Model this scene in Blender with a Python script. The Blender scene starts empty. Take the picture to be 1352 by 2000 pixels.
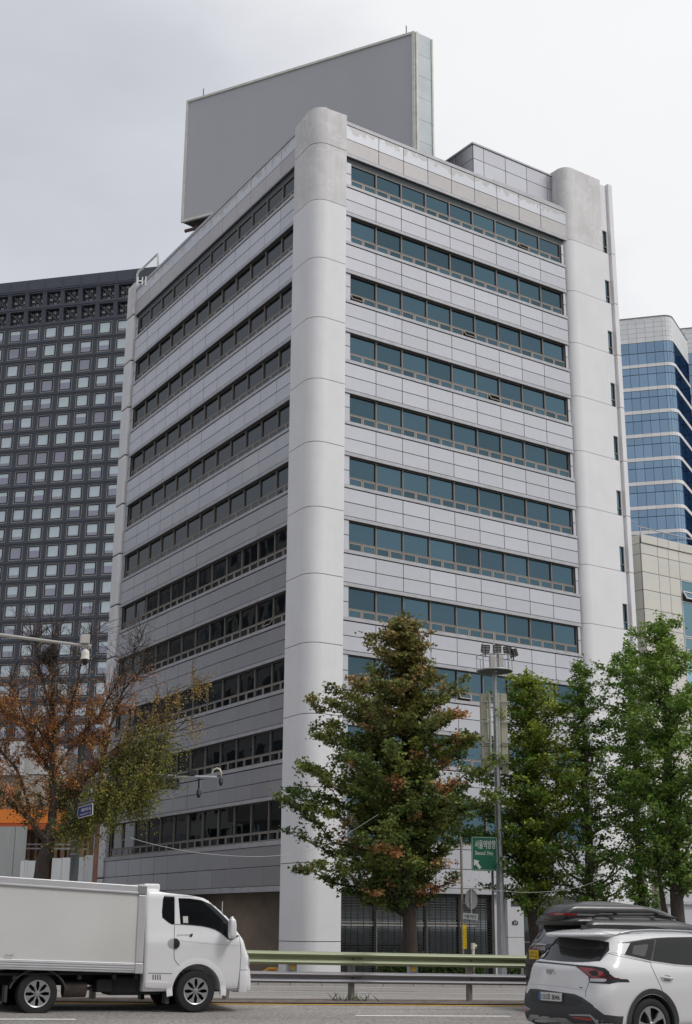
import bpy, bmesh, math, random
import numpy as np
from mathutils import Vector, Matrix
from mathutils.bvhtree import BVHTree
from mathutils.geometry import delaunay_2d_cdt

S = bpy.context.scene
C = S.collection
D2R = math.radians

# ------------------------------------------------------------------ camera
FPX, YAW, PITCH, ROLL = 2648.33, -0.6086475, 0.2966332, 0.0070984
CX0, CY0 = 676.0, 1000.0
CAM = Vector((-33.9636, -51.5577, 1.6))
_cy, _sy = math.cos(YAW), math.sin(YAW)
FWD = Vector((-_sy*math.cos(PITCH), _cy*math.cos(PITCH), math.sin(PITCH)))
_r0 = Vector((_cy, _sy, 0)); _u0 = _r0.cross(FWD)
RGT = _r0*math.cos(ROLL) + _u0*math.sin(ROLL)
UPV = _u0*math.cos(ROLL) - _r0*math.sin(ROLL)
cam_d = bpy.data.cameras.new('camera')
cam_d.sensor_fit = 'VERTICAL'; cam_d.sensor_height = 24.0; cam_d.lens = FPX/2000*24
cam_d.clip_start = 0.1; cam_d.clip_end = 4000
cam = bpy.data.objects.new('camera', cam_d); C.objects.link(cam)
cam.matrix_world = Matrix(((RGT.x, UPV.x, -FWD.x, CAM.x), (RGT.y, UPV.y, -FWD.y, CAM.y), (RGT.z, UPV.z, -FWD.z, CAM.z), (0, 0, 0, 1)))
S.camera = cam

# ------------------------------------------------------------------ light: overcast daylight
SUN_AZ, SUN_EL = -62.0, 52.0      # compass-style: angle from +X, and elevation
world = bpy.data.worlds.new('World'); S.world = world; world.use_nodes = True
wn, wl = world.node_tree.nodes, world.node_tree.links
wn.clear()
w_out = wn.new('ShaderNodeOutputWorld'); w_bg = wn.new('ShaderNodeBackground'); w_bg.inputs[1].default_value = 0.1
sky = wn.new('ShaderNodeTexSky'); sky.sky_type = 'NISHITA'; sky.sun_disc = False
sky.sun_elevation = D2R(SUN_EL); sky.sun_rotation = D2R(90 - SUN_AZ)
sky.air_density = 1.0; sky.dust_density = 2.0
tc = wn.new('ShaderNodeTexCoord')
n1 = wn.new('ShaderNodeTexNoise'); n1.inputs['Scale'].default_value = 2.6; n1.inputs['Detail'].default_value = 5; n1.inputs['Roughness'].default_value = 0.5
mp = wn.new('ShaderNodeMapping'); mp.inputs['Scale'].default_value = (1, 1, 2.2); mp.inputs['Location'].default_value = (0.2, 0.6, 0)
wl.new(tc.outputs['Generated'], mp.inputs[0]); wl.new(mp.outputs[0], n1.inputs['Vector'])
# brighter cloud towards the sun's side of the sky, greyer away from it
dot = wn.new('ShaderNodeVectorMath'); dot.operation = 'DOT_PRODUCT'; dot.inputs[1].default_value = (0.766, -0.643, 0.0)
wl.new(tc.outputs['Generated'], dot.inputs[0])
ad = wn.new('ShaderNodeMath'); ad.operation = 'MULTIPLY_ADD'; ad.inputs[1].default_value = 0.9
wl.new(dot.outputs['Value'], ad.inputs[0]); wl.new(n1.outputs[0], ad.inputs[2])
cr = wn.new('ShaderNodeValToRGB'); wl.new(ad.outputs[0], cr.inputs[0])
cr.color_ramp.elements[0].position = 0.0; cr.color_ramp.elements[0].color = (5.0, 5.15, 5.6, 1)
cr.color_ramp.elements[1].position = 1.0; cr.color_ramp.elements[1].color = (9.2, 9.2, 9.2, 1)
e = cr.color_ramp.elements.new(0.20); e.color = (5.9, 6.1, 6.6, 1); e = cr.color_ramp.elements.new(0.50); e.color = (8.7, 8.75, 8.9, 1)
mx = wn.new('ShaderNodeMixRGB'); mx.inputs[0].default_value = 0.96
wl.new(sky.outputs[0], mx.inputs[1]); wl.new(cr.outputs[0], mx.inputs[2])
wl.new(mx.outputs[0], w_bg.inputs[0]); wl.new(w_bg.outputs[0], w_out.inputs[0])
sun_d = bpy.data.lights.new('sun', 'SUN'); sun_d.energy = 1.3; sun_d.angle = D2R(14); sun_d.color = (1.0, 0.97, 0.94)
sun = bpy.data.objects.new('sun', sun_d); C.objects.link(sun)
_sd = Vector((math.cos(D2R(SUN_AZ))*math.cos(D2R(SUN_EL)), math.sin(D2R(SUN_AZ))*math.cos(D2R(SUN_EL)), math.sin(D2R(SUN_EL))))
sun.rotation_euler = _sd.to_track_quat('Z', 'Y').to_euler(); sun.location = (0, 0, 80)
S.view_settings.view_transform = 'Standard'; S.view_settings.look = 'None'
S.view_settings.exposure = 0.10; S.view_settings.gamma = 1.0; S.view_settings.use_curve_mapping = False
S.render.engine = 'CYCLES'
S.cycles.max_bounces = 6; S.cycles.transparent_max_bounces = 8

# ------------------------------------------------------------------ pure geometry helpers
def ray(px, py): return FWD + RGT*((px-CX0)/FPX) - UPV*((py-CY0)/FPX)
def at(px, py, d): return CAM + ray(px, py)*d
HF = Vector((FWD.x, FWD.y, 0)).normalized()
def vat(px, py, d):
    """point on the upright plane that faces the camera, d metres off at eye level"""
    p0 = CAM + ray(CX0, 1809.0)*d; v = ray(px, py); return CAM + v*((p0-CAM).dot(HF)/v.dot(HF))
def az(a): return Vector((math.cos(D2R(a)), math.sin(D2R(a)), 0))
def on_plane(px, py, p0, n):
    v = ray(px, py); t = (p0-CAM).dot(n)/v.dot(n); return CAM + v*t
LA = 0.0685514
LD = Vector((math.sin(LA), math.cos(LA), 0)); LN = Vector((math.cos(LA), -math.sin(LA), 0))
# road frame: s along the road, t across it (away from the camera)
RAZ = -15.5
O2 = at(686, 1949, 24.8); RT = az(RAZ); RN = az(RAZ+90)
def st(x, y):
    dx, dy = x-O2.x, y-O2.y
    return dx*RT.x+dy*RT.y, dx*RN.x+dy*RN.y
def zroad(s, t):
    s = max(-70, min(90, s)); t = max(-30, min(45, t))
    z = 0.293 - 0.0165*s
    return z + (0.036*t if t < 0 else -0.0205*t)
def P_st(s, t, dz=0): 
    return Vector((O2.x+RT.x*s+RN.x*t, O2.y+RT.y*s+RN.y*t, zroad(s, t)+dz))
def gz(x, y):
    s, t = st(x, y); return zroad(s, t)
KERB_T = 16.6
def gz_walk(x, y): return gz(x, y) + 0.13
def foot(px, d, py=1890, walk=True):
    p = at(px, py, d); p.z = (gz_walk if walk else gz)(p.x, p.y); return p

# ------------------------------------------------------------------ mesh builder
class MB:
    def __init__(s): s.v = []; s.f = []; s.m = []
    def add(s, vs, fs, m=0):
        o = len(s.v); s.v += [tuple(v) for v in vs]; s.f += [tuple(i+o for i in f) for f in fs]; s.m += [m]*len(fs); return s
    def box(s, x0, x1, y0, y1, z0, z1, m=0, T=None):
        vs = [Vector((x, y, z)) for z in (z0, z1) for y in (y0, y1) for x in (x0, x1)]
        if T: vs = [T(v) for v in vs]
        return s.add(vs, [(0, 2, 3, 1), (4, 5, 7, 6), (0, 1, 5, 4), (2, 6, 7, 3), (0, 4, 6, 2), (1, 3, 7, 5)], m)
    def prism(s, pts, z0, z1, m=0):
        n = len(pts)
        vs = [(p[0], p[1], z0) for p in pts]+[(p[0], p[1], z1) for p in pts]
        return s.add(vs, [tuple(range(n))[::-1], tuple(range(n, 2*n))]+[(i, (i+1) % n, (i+1) % n+n, i+n) for i in range(n)], m)
    def tube(s, pts, r, n=8, m=0, caps=True):
        pts = [Vector(p) for p in pts]; rs = r if isinstance(r, (list, tuple)) else [r]*len(pts)
        o = len(s.v); pu = None
        for i, p in enumerate(pts):
            d = (pts[min(i+1, len(pts)-1)]-pts[max(i-1, 0)]).normalized()
            u = d.orthogonal().normalized() if pu is None else (pu-d*pu.dot(d)).normalized()
            pu = u; w = d.cross(u)
            for k in range(n):
                a = 2*math.pi*k/n; s.v.append(tuple(p+(u*math.cos(a)+w*math.sin(a))*rs[i]))
        for i in range(len(pts)-1):
            for k in range(n):
                a = o+i*n+k; b = o+i*n+(k+1) % n; s.f.append((a, b, b+n, a+n)); s.m.append(m)
        if caps:
            s.f.append(tuple(o+k for k in range(n))[::-1]); s.m.append(m)
            s.f.append(tuple(o+(len(pts)-1)*n+k for k in range(n))); s.m.append(m)
        return s
    def lathe(s, prof, c=(0, 0, 0), axis='z', n=20, m=0):
        o = len(s.v); c = Vector(c)
        for r, h in prof:
            for k in range(n):
                a = 2*math.pi*k/n; x, y = r*math.cos(a), r*math.sin(a)
                v = {'z': (x, y, h), 'y': (x, h, y), 'x': (h, x, y)}[axis]; s.v.append(tuple(c+Vector(v)))
        for i in range(len(prof)-1):
            for k in range(n):
                a = o+i*n+k; b = o+i*n+(k+1) % n; s.f.append((a, b, b+n, a+n)); s.m.append(m)
        return s
    def mesh(s, name, mats, smooth=False):
        me = bpy.data.meshes.new(name); me.from_pydata(s.v, [], s.f)
        for k in (mats if isinstance(mats, (list, tuple)) else [mats]): me.materials.append(k)
        me.polygons.foreach_set('material_index', s.m)
        if smooth: me.polygons.foreach_set('use_smooth', [True]*len(s.f))
        bm = bmesh.new(); bm.from_mesh(me); bmesh.ops.recalc_face_normals(bm, faces=bm.faces); bm.to_mesh(me); bm.free()
        return me
    def build(s, name, mats, parent=None, smooth=False, bevel=0, world=True, ang=None):
        me = s.mesh(name, mats, smooth)
        return link(name, me, parent, world=world, bevel=bevel, ang=ang)
def link(name, me, parent=None, loc=None, rz=0, world=False, bevel=0, ang=None):
    o = bpy.data.objects.new(name, me); C.objects.link(o)
    if parent is not None:
        o.parent = parent
        if world: o.matrix_parent_inverse = parent_world(parent).inverted()
    if loc is not None: o.location = loc
    if rz: o.rotation_euler = (0, 0, rz)
    if bevel:
        b = o.modifiers.new('bevel', 'BEVEL'); b.width = bevel; b.segments = 2; b.limit_method = 'ANGLE'; b.angle_limit = D2R(40)
    if ang is not None:
        me.polygons.foreach_set('use_smooth', [True]*len(me.polygons))
        try: me.set_sharp_from_angle(angle=D2R(ang))
        except Exception: pass
    return o
def parent_world(p):
    m = Matrix.LocRotScale(p.location, p.rotation_euler, p.scale)
    if p.parent: m = parent_world(p.parent) @ p.matrix_parent_inverse @ m
    return m
def tag(o, label=None, cat=None, group=None, kind=None):
    for k, v in (('label', label), ('category', cat), ('group', group), ('kind', kind)):
        if v: o[k] = v
    return o
def empty(name, loc=(0, 0, 0), rz=0, label=None, cat=None, group=None, kind=None, rot=None):
    o = bpy.data.objects.new(name, None); C.objects.link(o); o.location = loc; o.rotation_euler = rot if rot else (0, 0, rz)
    o.empty_display_size = 0.2
    return tag(o, label, cat, group, kind)

# ------------------------------------------------------------------ materials
MATS = {}
def mat(name, col, rough=0.6, metal=0.0, var=0.0, scale=4.0, bump=0.0, rnd=0.0, spec=0.5, coat=0.0, var2=None, stretch=None, bscale=None, rvar=0.0):
    m = bpy.data.materials.new(name); m.use_nodes = True; MATS[name] = m
    nt = m.node_tree; N, L = nt.nodes, nt.links; b = N['Principled BSDF']
    b.inputs['Roughness'].default_value = rough; b.inputs['Metallic'].default_value = metal
    b.inputs['Specular IOR Level'].default_value = spec; b.inputs['Coat Weight'].default_value = coat
    b.inputs['Coat Roughness'].default_value = 0.05
    col = tuple(col)+(1,)
    b.inputs['Base Color'].default_value = col
    src = None
    if var or bump or rvar:
        tcn = N.new('ShaderNodeTexCoord'); mpn = N.new('ShaderNodeMapping'); L.new(tcn.outputs['Object'], mpn.inputs[0])
        if stretch: mpn.inputs['Scale'].default_value = stretch
        no = N.new('ShaderNodeTexNoise'); no.inputs['Scale'].default_value = scale; no.inputs['Detail'].default_value = 6; no.inputs['Roughness'].default_value = 0.6
        L.new(mpn.outputs[0], no.inputs['Vector'])
    if var:
        mr = N.new('ShaderNodeMapRange'); mr.inputs[1].default_value = 0.3; mr.inputs[2].default_value = 0.7
        mr.inputs[3].default_value = 1-var; mr.inputs[4].default_value = 1+var; L.new(no.outputs[0], mr.inputs[0])
        mu = N.new('ShaderNodeMixRGB'); mu.blend_type = 'MULTIPLY'; mu.inputs[0].default_value = 1; mu.inputs[1].default_value = col
        L.new(mr.outputs[0], mu.inputs[2]); src = mu.outputs[0]
        if var2:
            mm = N.new('ShaderNodeMixRGB'); mm.inputs[1].default_value = col; mm.inputs[2].default_value = tuple(var2)+(1,)
            r2 = N.new('ShaderNodeValToRGB'); r2.color_ramp.elements[0].position = 0.42; r2.color_ramp.elements[1].position = 0.62
            n2 = N.new('ShaderNodeTexNoise'); n2.inputs['Scale'].default_value = scale*0.37; n2.inputs['Detail'].default_value = 8
            L.new(mpn.outputs[0], n2.inputs['Vector']); L.new(n2.outputs[0], r2.inputs[0]); L.new(r2.outputs[0], mm.inputs[0]); L.new(mm.outputs[0], mu.inputs[1])
    if rnd:
        oi = N.new('ShaderNodeObjectInfo'); mr2 = N.new('ShaderNodeMapRange'); mr2.inputs[3].default_value = 1-rnd; mr2.inputs[4].default_value = 1+rnd
        L.new(oi.outputs['Random'], mr2.inputs[0])
        mu2 = N.new('ShaderNodeMixRGB'); mu2.blend_type = 'MULTIPLY'; mu2.inputs[0].default_value = 1; mu2.inputs[1].default_value = col
        if src: L.new(src, mu2.inputs[1])
        L.new(mr2.outputs[0], mu2.inputs[2]); src = mu2.outputs[0]
    if src: L.new(src, b.inputs['Base Color'])
    if bump:
        bn = N.new('ShaderNodeBump'); bn.inputs['Strength'].default_value = bump; bn.inputs['Distance'].default_value = 0.02
        if bscale:
            nb = N.new('ShaderNodeTexNoise'); nb.inputs['Scale'].default_value = bscale; nb.inputs['Detail'].default_value = 3; L.new(mpn.outputs[0], nb.inputs['Vector']); L.new(nb.outputs[0], bn.inputs['Height'])
        else: L.new(no.outputs[0], bn.inputs['Height'])
        L.new(bn.outputs[0], b.inputs['Normal'])
    if rvar:
        mr3 = N.new('ShaderNodeMapRange'); mr3.inputs[1].default_value = 0.3; mr3.inputs[2].default_value = 0.7; mr3.inputs[3].default_value = rough-rvar; mr3.inputs[4].default_value = rough+rvar
        L.new(no.outputs[0], mr3.inputs[0]); L.new(mr3.outputs[0], b.inputs['Roughness'])
    return m
def glass_mat(name, tint, body, refl=0.5, rough=0.02, wav=0.0, rnd=0.1, graze=None):
    """tinted mirror-like curtain glass: dark body seen through, tinted reflection on top"""
    m = bpy.data.materials.new(name); m.use_nodes = True; nt = m.node_tree; N, L = nt.nodes, nt.links; N.clear()
    out = N.new('ShaderNodeOutputMaterial'); df = N.new('ShaderNodeBsdfDiffuse'); df.inputs[0].default_value = tuple(body)+(1,)
    gl = N.new('ShaderNodeBsdfGlossy'); gl.inputs[0].default_value = tuple(tint)+(1,); gl.inputs[1].default_value = rough
    lw = N.new('ShaderNodeLayerWeight'); lw.inputs[0].default_value = 0.35
    mr = N.new('ShaderNodeMapRange'); mr.inputs[3].default_value = refl; mr.inputs[4].default_value = 1.0; L.new(lw.outputs['Fresnel'], mr.inputs[0])
    mxs = N.new('ShaderNodeMixShader'); L.new(mr.outputs[0], mxs.inputs[0]); L.new(df.outputs[0], mxs.inputs[1]); L.new(gl.outputs[0], mxs.inputs[2]); L.new(mxs.outputs[0], out.inputs[0])
    oi = N.new('ShaderNodeObjectInfo'); m2 = N.new('ShaderNodeMapRange'); m2.inputs[3].default_value = 1-rnd; m2.inputs[4].default_value = 1+rnd; L.new(oi.outputs['Random'], m2.inputs[0])
    mu = N.new('ShaderNodeMixRGB'); mu.blend_type = 'MULTIPLY'; mu.inputs[0].default_value = 1; mu.inputs[1].default_value = tuple(tint)+(1,); L.new(m2.outputs[0], mu.inputs[2]); L.new(mu.outputs[0], gl.inputs[0])
    if graze:
        l2 = N.new('ShaderNodeLayerWeight'); l2.inputs[0].default_value = .5; g1 = N.new('ShaderNodeMapRange'); g1.inputs[1].default_value = .34; g1.inputs[2].default_value = .60; L.new(l2.outputs['Facing'], g1.inputs[0])
        gm = N.new('ShaderNodeMixRGB'); L.new(g1.outputs[0], gm.inputs[0]); L.new(mu.outputs[0], gm.inputs[1]); gm.inputs[2].default_value = tuple(graze)+(1,); L.new(gm.outputs[0], gl.inputs[0])
    if wav:
        t = N.new('ShaderNodeTexCoord'); no = N.new('ShaderNodeTexNoise'); no.inputs['Scale'].default_value = 0.9; no.inputs['Detail'].default_value = 1
        sh = N.new('ShaderNodeVectorMath'); sh.operation = 'SCALE'; sh.inputs[3].default_value = 1.0
        ad2 = N.new('ShaderNodeVectorMath'); ad2.operation = 'ADD'; mu3 = N.new('ShaderNodeMath'); mu3.operation = 'MULTIPLY'; mu3.inputs[1].default_value = 40; L.new(oi.outputs['Random'], mu3.inputs[0])
        L.new(t.outputs['Object'], ad2.inputs[0]); L.new(mu3.outputs[0], ad2.inputs[1]); L.new(ad2.outputs[0], no.inputs['Vector'])
        bn = N.new('ShaderNodeBump'); bn.inputs['Strength'].default_value = wav; bn.inputs['Distance'].default_value = 0.03; L.new(no.outputs[0], bn.inputs['Height']); L.new(bn.outputs[0], gl.inputs['Normal'])
    return m

def concrete_paint(name, col, dirty):
    """painted concrete with run-down streaks, patches and cracks"""
    m = mat(name, col, rough=0.75, var=0.02+0.03*dirty, scale=1.1, bump=0.10, spec=0.3, var2=tuple(c*(0.97-0.10*dirty) for c in col))
    nt = m.node_tree; N, L = nt.nodes, nt.links; b = N['Principled BSDF']
    src = b.inputs['Base Color'].links[0].from_socket
    t = N.new('ShaderNodeTexCoord'); mp = N.new('ShaderNodeMapping'); mp.inputs['Scale'].default_value = (2.2, 2.2, 0.22); L.new(t.outputs['Object'], mp.inputs[0])
    no = N.new('ShaderNodeTexNoise'); no.inputs['Scale'].default_value = 2.0; no.inputs['Detail'].default_value = 9; no.inputs['Roughness'].default_value = 0.7; L.new(mp.outputs[0], no.inputs['Vector'])
    r = N.new('ShaderNodeValToRGB'); r.color_ramp.elements[0].position = 0.5; r.color_ramp.elements[1].position = 0.72; L.new(no.outputs[0], r.inputs[0])
    sc = N.new('ShaderNodeMath'); sc.operation = 'MULTIPLY'; sc.inputs[1].default_value = 0.12+0.4*dirty; L.new(r.outputs[0], sc.inputs[0])
    mm = N.new('ShaderNodeMixRGB'); L.new(sc.outputs[0], mm.inputs[0]); L.new(src, mm.inputs[1]); mm.inputs[2].default_value = (col[0]*.72, col[1]*.71, col[2]*.70, 1)
    L.new(mm.outputs[0], b.inputs['Base Color'])
    if dirty > 0.5:
        vo = N.new('ShaderNodeTexNoise'); vo.inputs['Scale'].default_value = 1.3; vo.inputs['Detail'].default_value = 12; vo.inputs['Distortion'].default_value = 1.5; L.new(t.outputs['Object'], vo.inputs['Vector'])
        r2 = N.new('ShaderNodeValToRGB'); r2.color_ramp.interpolation = 'LINEAR'; r2.color_ramp.elements[0].position = 0.53; r2.color_ramp.elements[1].position = 0.56; L.new(vo.outputs[0], r2.inputs[0])
        m3 = N.new('ShaderNodeMixRGB'); s2 = N.new('ShaderNodeMath'); s2.operation = 'MULTIPLY'; s2.inputs[1].default_value = 0.45; L.new(r2.outputs[0], s2.inputs[0]); L.new(s2.outputs[0], m3.inputs[0])
        L.new(mm.outputs[0], m3.inputs[1]); m3.inputs[2].default_value = (min(1, col[0]*1.12), min(1, col[1]*1.12), min(1, col[2]*1.13), 1); L.new(m3.outputs[0], b.inputs['Base Color'])
    return m
def acm_mat(name, col, metal, rough, stain=0.0, stain_col=None):
    """aluminium composite cladding panel; each panel a little different; grime streaks from its top edge"""
    m = mat(name, col, rough=rough, metal=metal, var=0.035, scale=1.5, rnd=0.045, spec=0.5, bump=0.02, bscale=0.8)
    nt = m.node_tree; N, L = nt.nodes, nt.links; b = N['Principled BSDF']; src = b.inputs['Base Color'].links[0].from_socket
    t = N.new('ShaderNodeTexCoord'); oi = N.new('ShaderNodeObjectInfo')
    mu = N.new('ShaderNodeMath'); mu.operation = 'MULTIPLY'; mu.inputs[1].default_value = 60; L.new(oi.outputs['Random'], mu.inputs[0])
    ad = N.new('ShaderNodeVectorMath'); ad.operation = 'ADD'; L.new(t.outputs['Object'], ad.inputs[0]); L.new(mu.outputs[0], ad.inputs[1])
    mp = N.new('ShaderNodeMapping'); mp.inputs['Scale'].default_value = ((0.8, 1, 0.6) if stain else (2.4, 1, 0.5)); L.new(ad.outputs[0], mp.inputs[0])
    no = N.new('ShaderNodeTexNoise'); no.inputs['Scale'].default_value = 3.0; no.inputs['Detail'].default_value = 6; L.new(mp.outputs[0], no.inputs['Vector'])
    if stain:
        sx = N.new('ShaderNodeSeparateXYZ'); L.new(t.outputs['Object'], sx.inputs[0])
        mr = N.new('ShaderNodeMapRange'); mr.inputs[1].default_value = -0.5; mr.inputs[2].default_value = 0.5; mr.inputs[3].default_value = -0.28; mr.inputs[4].default_value = 0.28; L.new(sx.outputs[2], mr.inputs[0])
        a2 = N.new('ShaderNodeMath'); a2.operation = 'ADD'; L.new(no.outputs[0], a2.inputs[0]); L.new(mr.outputs[0], a2.inputs[1])
        r = N.new('ShaderNodeValToRGB'); r.color_ramp.elements[0].position = 0.58; r.color_ramp.elements[1].position = 0.61; L.new(a2.outputs[0], r.inputs[0])
        f = N.new('ShaderNodeMath'); f.operation = 'MULTIPLY'; f.inputs[1].default_value = stain; L.new(r.outputs[0], f.inputs[0])
        mm = N.new('ShaderNodeMixRGB'); L.new(f.outputs[0], mm.inputs[0]); L.new(src, mm.inputs[1]); mm.inputs[2].default_value = tuple(stain_col)+(1,); L.new(mm.outputs[0], b.inputs['Base Color'])
    else:
        r = N.new('ShaderNodeValToRGB'); r.color_ramp.elements[0].position = 0.55; r.color_ramp.elements[1].position = 0.8; L.new(no.outputs[0], r.inputs[0])
        f = N.new('ShaderNodeMath'); f.operation = 'MULTIPLY'; f.inputs[1].default_value = 0.36; L.new(r.outputs[0], f.inputs[0])
        mm = N.new('ShaderNodeMixRGB'); L.new(f.outputs[0], mm.inputs[0]); L.new(src, mm.inputs[1]); mm.inputs[2].default_value = (col[0]*.8, col[1]*.78, col[2]*.76, 1); L.new(mm.outputs[0], b.inputs['Base Color'])
    return m

m_conc = concrete_paint('painted_concrete', (0.76, 0.76, 0.775), 0.05)
m_conc_old = concrete_paint('weathered_concrete', (0.66, 0.65, 0.65), 0.75)
m_acm = acm_mat('cladding_panel', (0.48, 0.485, 0.52), 0.78, 0.33)
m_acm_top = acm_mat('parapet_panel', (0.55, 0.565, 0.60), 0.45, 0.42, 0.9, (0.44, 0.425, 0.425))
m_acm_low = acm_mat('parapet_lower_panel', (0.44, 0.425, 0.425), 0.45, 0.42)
m_trim = mat('cladding_trim', (0.42, 0.425, 0.45), 0.5, 0.3, var=0.12, scale=2.0)
m_dark = mat('dark_gap', (0.04, 0.042, 0.045), 0.8)
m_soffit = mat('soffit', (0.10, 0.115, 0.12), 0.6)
m_winframe = mat('bronze_window_frame', (0.20, 0.178, 0.16), 0.5, 0.3, rnd=0.1)
m_winframe2 = mat('vent_sash_frame', (0.33, 0.295, 0.265), 0.5, 0.3, rnd=0.1)
m_glass = glass_mat('teal_window_glass', (0.095, 0.168, 0.215), (0.022, 0.026, 0.029), 0.60, 0.02, 0.16, 0.25, graze=(.17, .178, .185))
m_steel = mat('galvanised_steel', (0.42, 0.44, 0.46), 0.45, 0.7, var=0.15, scale=14, rvar=0.1)
m_white = mat('white_paint', (0.78, 0.78, 0.78), 0.35)
m_black = mat('black_plastic', (0.015, 0.015, 0.017), 0.4)
# ------------------------------------------------------------------ ground, road, markings
def sheet(name, s0, s1, t0, t1, dz, m, ns=24, nt=12, kind='structure', build=True):
    b = MB(); vs = []
    for j in range(nt+1):
        for i in range(ns+1): vs.append(P_st(s0+(s1-s0)*i/ns, t0+(t1-t0)*j/nt, dz))
    fs = [(j*(ns+1)+i, j*(ns+1)+i+1, (j+1)*(ns+1)+i+1, (j+1)*(ns+1)+i) for j in range(nt) for i in range(ns)]
    b.add(vs, fs)
    return b
def asphalt():
    m = mat('asphalt', (0.27, 0.255, 0.24), 0.9, var=0.13, scale=0.5, spec=0.25)
    nt = m.node_tree; N, L = nt.nodes, nt.links; b = N['Principled BSDF']; src = b.inputs['Base Color'].links[0].from_socket
    t = N.new('ShaderNodeTexCoord')
    g = N.new('ShaderNodeTexNoise'); g.inputs['Scale'].default_value = 20; g.inputs['Detail'].default_value = 3; L.new(t.outputs['Object'], g.inputs['Vector'])
    r = N.new('ShaderNodeMapRange'); r.inputs[1].default_value = 0.3; r.inputs[2].default_value = 0.7; r.inputs[3].default_value = 0.58; r.inputs[4].default_value = 1.45; L.new(g.outputs[0], r.inputs[0])
    mu = N.new('ShaderNodeMixRGB'); mu.blend_type = 'MULTIPLY'; mu.inputs[0].default_value = 1; L.new(src, mu.inputs[1]); L.new(r.outputs[0], mu.inputs[2])
    # tyre-worn lanes: long streaks along the road
    mp = N.new('ShaderNodeMapping'); mp.inputs['Rotation'].default_value = (0, 0, D2R(-RAZ)); mp2 = N.new('ShaderNodeMapping'); mp2.inputs['Scale'].default_value = (0.05, 1.3, 1)
    L.new(t.outputs['Object'], mp.inputs[0]); L.new(mp.outputs[0], mp2.inputs[0])
    n3 = N.new('ShaderNodeTexNoise'); n3.inputs['Scale'].default_value = 1; n3.inputs['Detail'].default_value = 3; L.new(mp2.outputs[0], n3.inputs['Vector'])
    r3 = N.new('ShaderNodeMapRange'); r3.inputs[1].default_value = 0.3; r3.inputs[2].default_value = 0.7; r3.inputs[3].default_value = 0.84; r3.inputs[4].default_value = 1.14; L.new(n3.outputs[0], r3.inputs[0])
    m2 = N.new('ShaderNodeMixRGB'); m2.blend_type = 'MULTIPLY'; m2.inputs[0].default_value = 1; L.new(mu.outputs[0], m2.inputs[1]); L.new(r3.outputs[0], m2.inputs[2])
    L.new(m2.outputs[0], b.inputs['Base Color'])
    bn = N.new('ShaderNodeBump'); bn.inputs['Strength'].default_value = 0.5; bn.inputs['Distance'].default_value = 0.01; L.new(g.outputs[0], bn.inputs['Height']); L.new(bn.outputs[0], b.inputs['Normal'])
    return m
m_asph = asphalt()
m_paintw = mat('road_paint_white', (0.72, 0.72, 0.70), 0.6, var=0.12, scale=5, bump=0.2)
m_painty = mat('road_paint_yellow', (0.62, 0.36, 0.06), 0.6, var=0.15, scale=5, bump=0.2)
m_pave = mat('paving', (0.27, 0.26, 0.25), 0.85, var=0.15, scale=1.2, bump=0.2)
m_kerb = mat('granite_kerb', (0.36, 0.35, 0.34), 0.8, var=0.15, scale=12)
m_dirt = mat('median_dirt', (0.16, 0.13, 0.11), 0.95, var=0.35, scale=6, bump=0.5)
m_earth = mat('ground_base', (0.18, 0.175, 0.17), 0.95, var=0.1, scale=0.3)
# ground sheet to the horizon
b = MB(); gv = []
GX = [-1500, -700, -300, -120, -70, -35, 0, 30, 60, 95, 200, 500, 1500]; GY = [-1500, -600, -200, -60, -30, -10, 0, 10, 20, 32, 45, 100, 300, 700, 1500]
for y in GY:
    for x in GX: gv.append(P_st(x, y, -0.14))
b.add(gv, [(j*len(GX)+i, j*len(GX)+i+1, (j+1)*len(GX)+i+1, (j+1)*len(GX)+i) for j in range(len(GY)-1) for i in range(len(GX)-1)])
tag(b.build('ground', m_earth), kind='structure')
tag(sheet('road', -70, 90, -26, KERB_T, 0, m_asph, 40, 20).build('road', m_asph), kind='structure')
tag(sheet('pavement', -70, 90, KERB_T+.15, 45, 0.13, m_pave, 40, 12).build('pavement', m_pave), kind='structure')
b = MB()
for i in range(160):
    s0 = -70+i; 
    vs = [P_st(s0+.01, KERB_T, -.1), P_st(s0+.99, KERB_T, -.1), P_st(s0+.99, KERB_T+.15, -.1), P_st(s0+.01, KERB_T+.15, -.1), P_st(s0+.01, KERB_T, .135), P_st(s0+.99, KERB_T, .135), P_st(s0+.99, KERB_T+.15, .135), P_st(s0+.01, KERB_T+.15, .135)]
    b.add(vs, [(0, 3, 2, 1), (4, 5, 6, 7), (0, 1, 5, 4), (1, 2, 6, 5), (2, 3, 7, 6), (3, 0, 4, 7)])
tag(b.build('kerb', m_kerb), kind='stuff')
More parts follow.
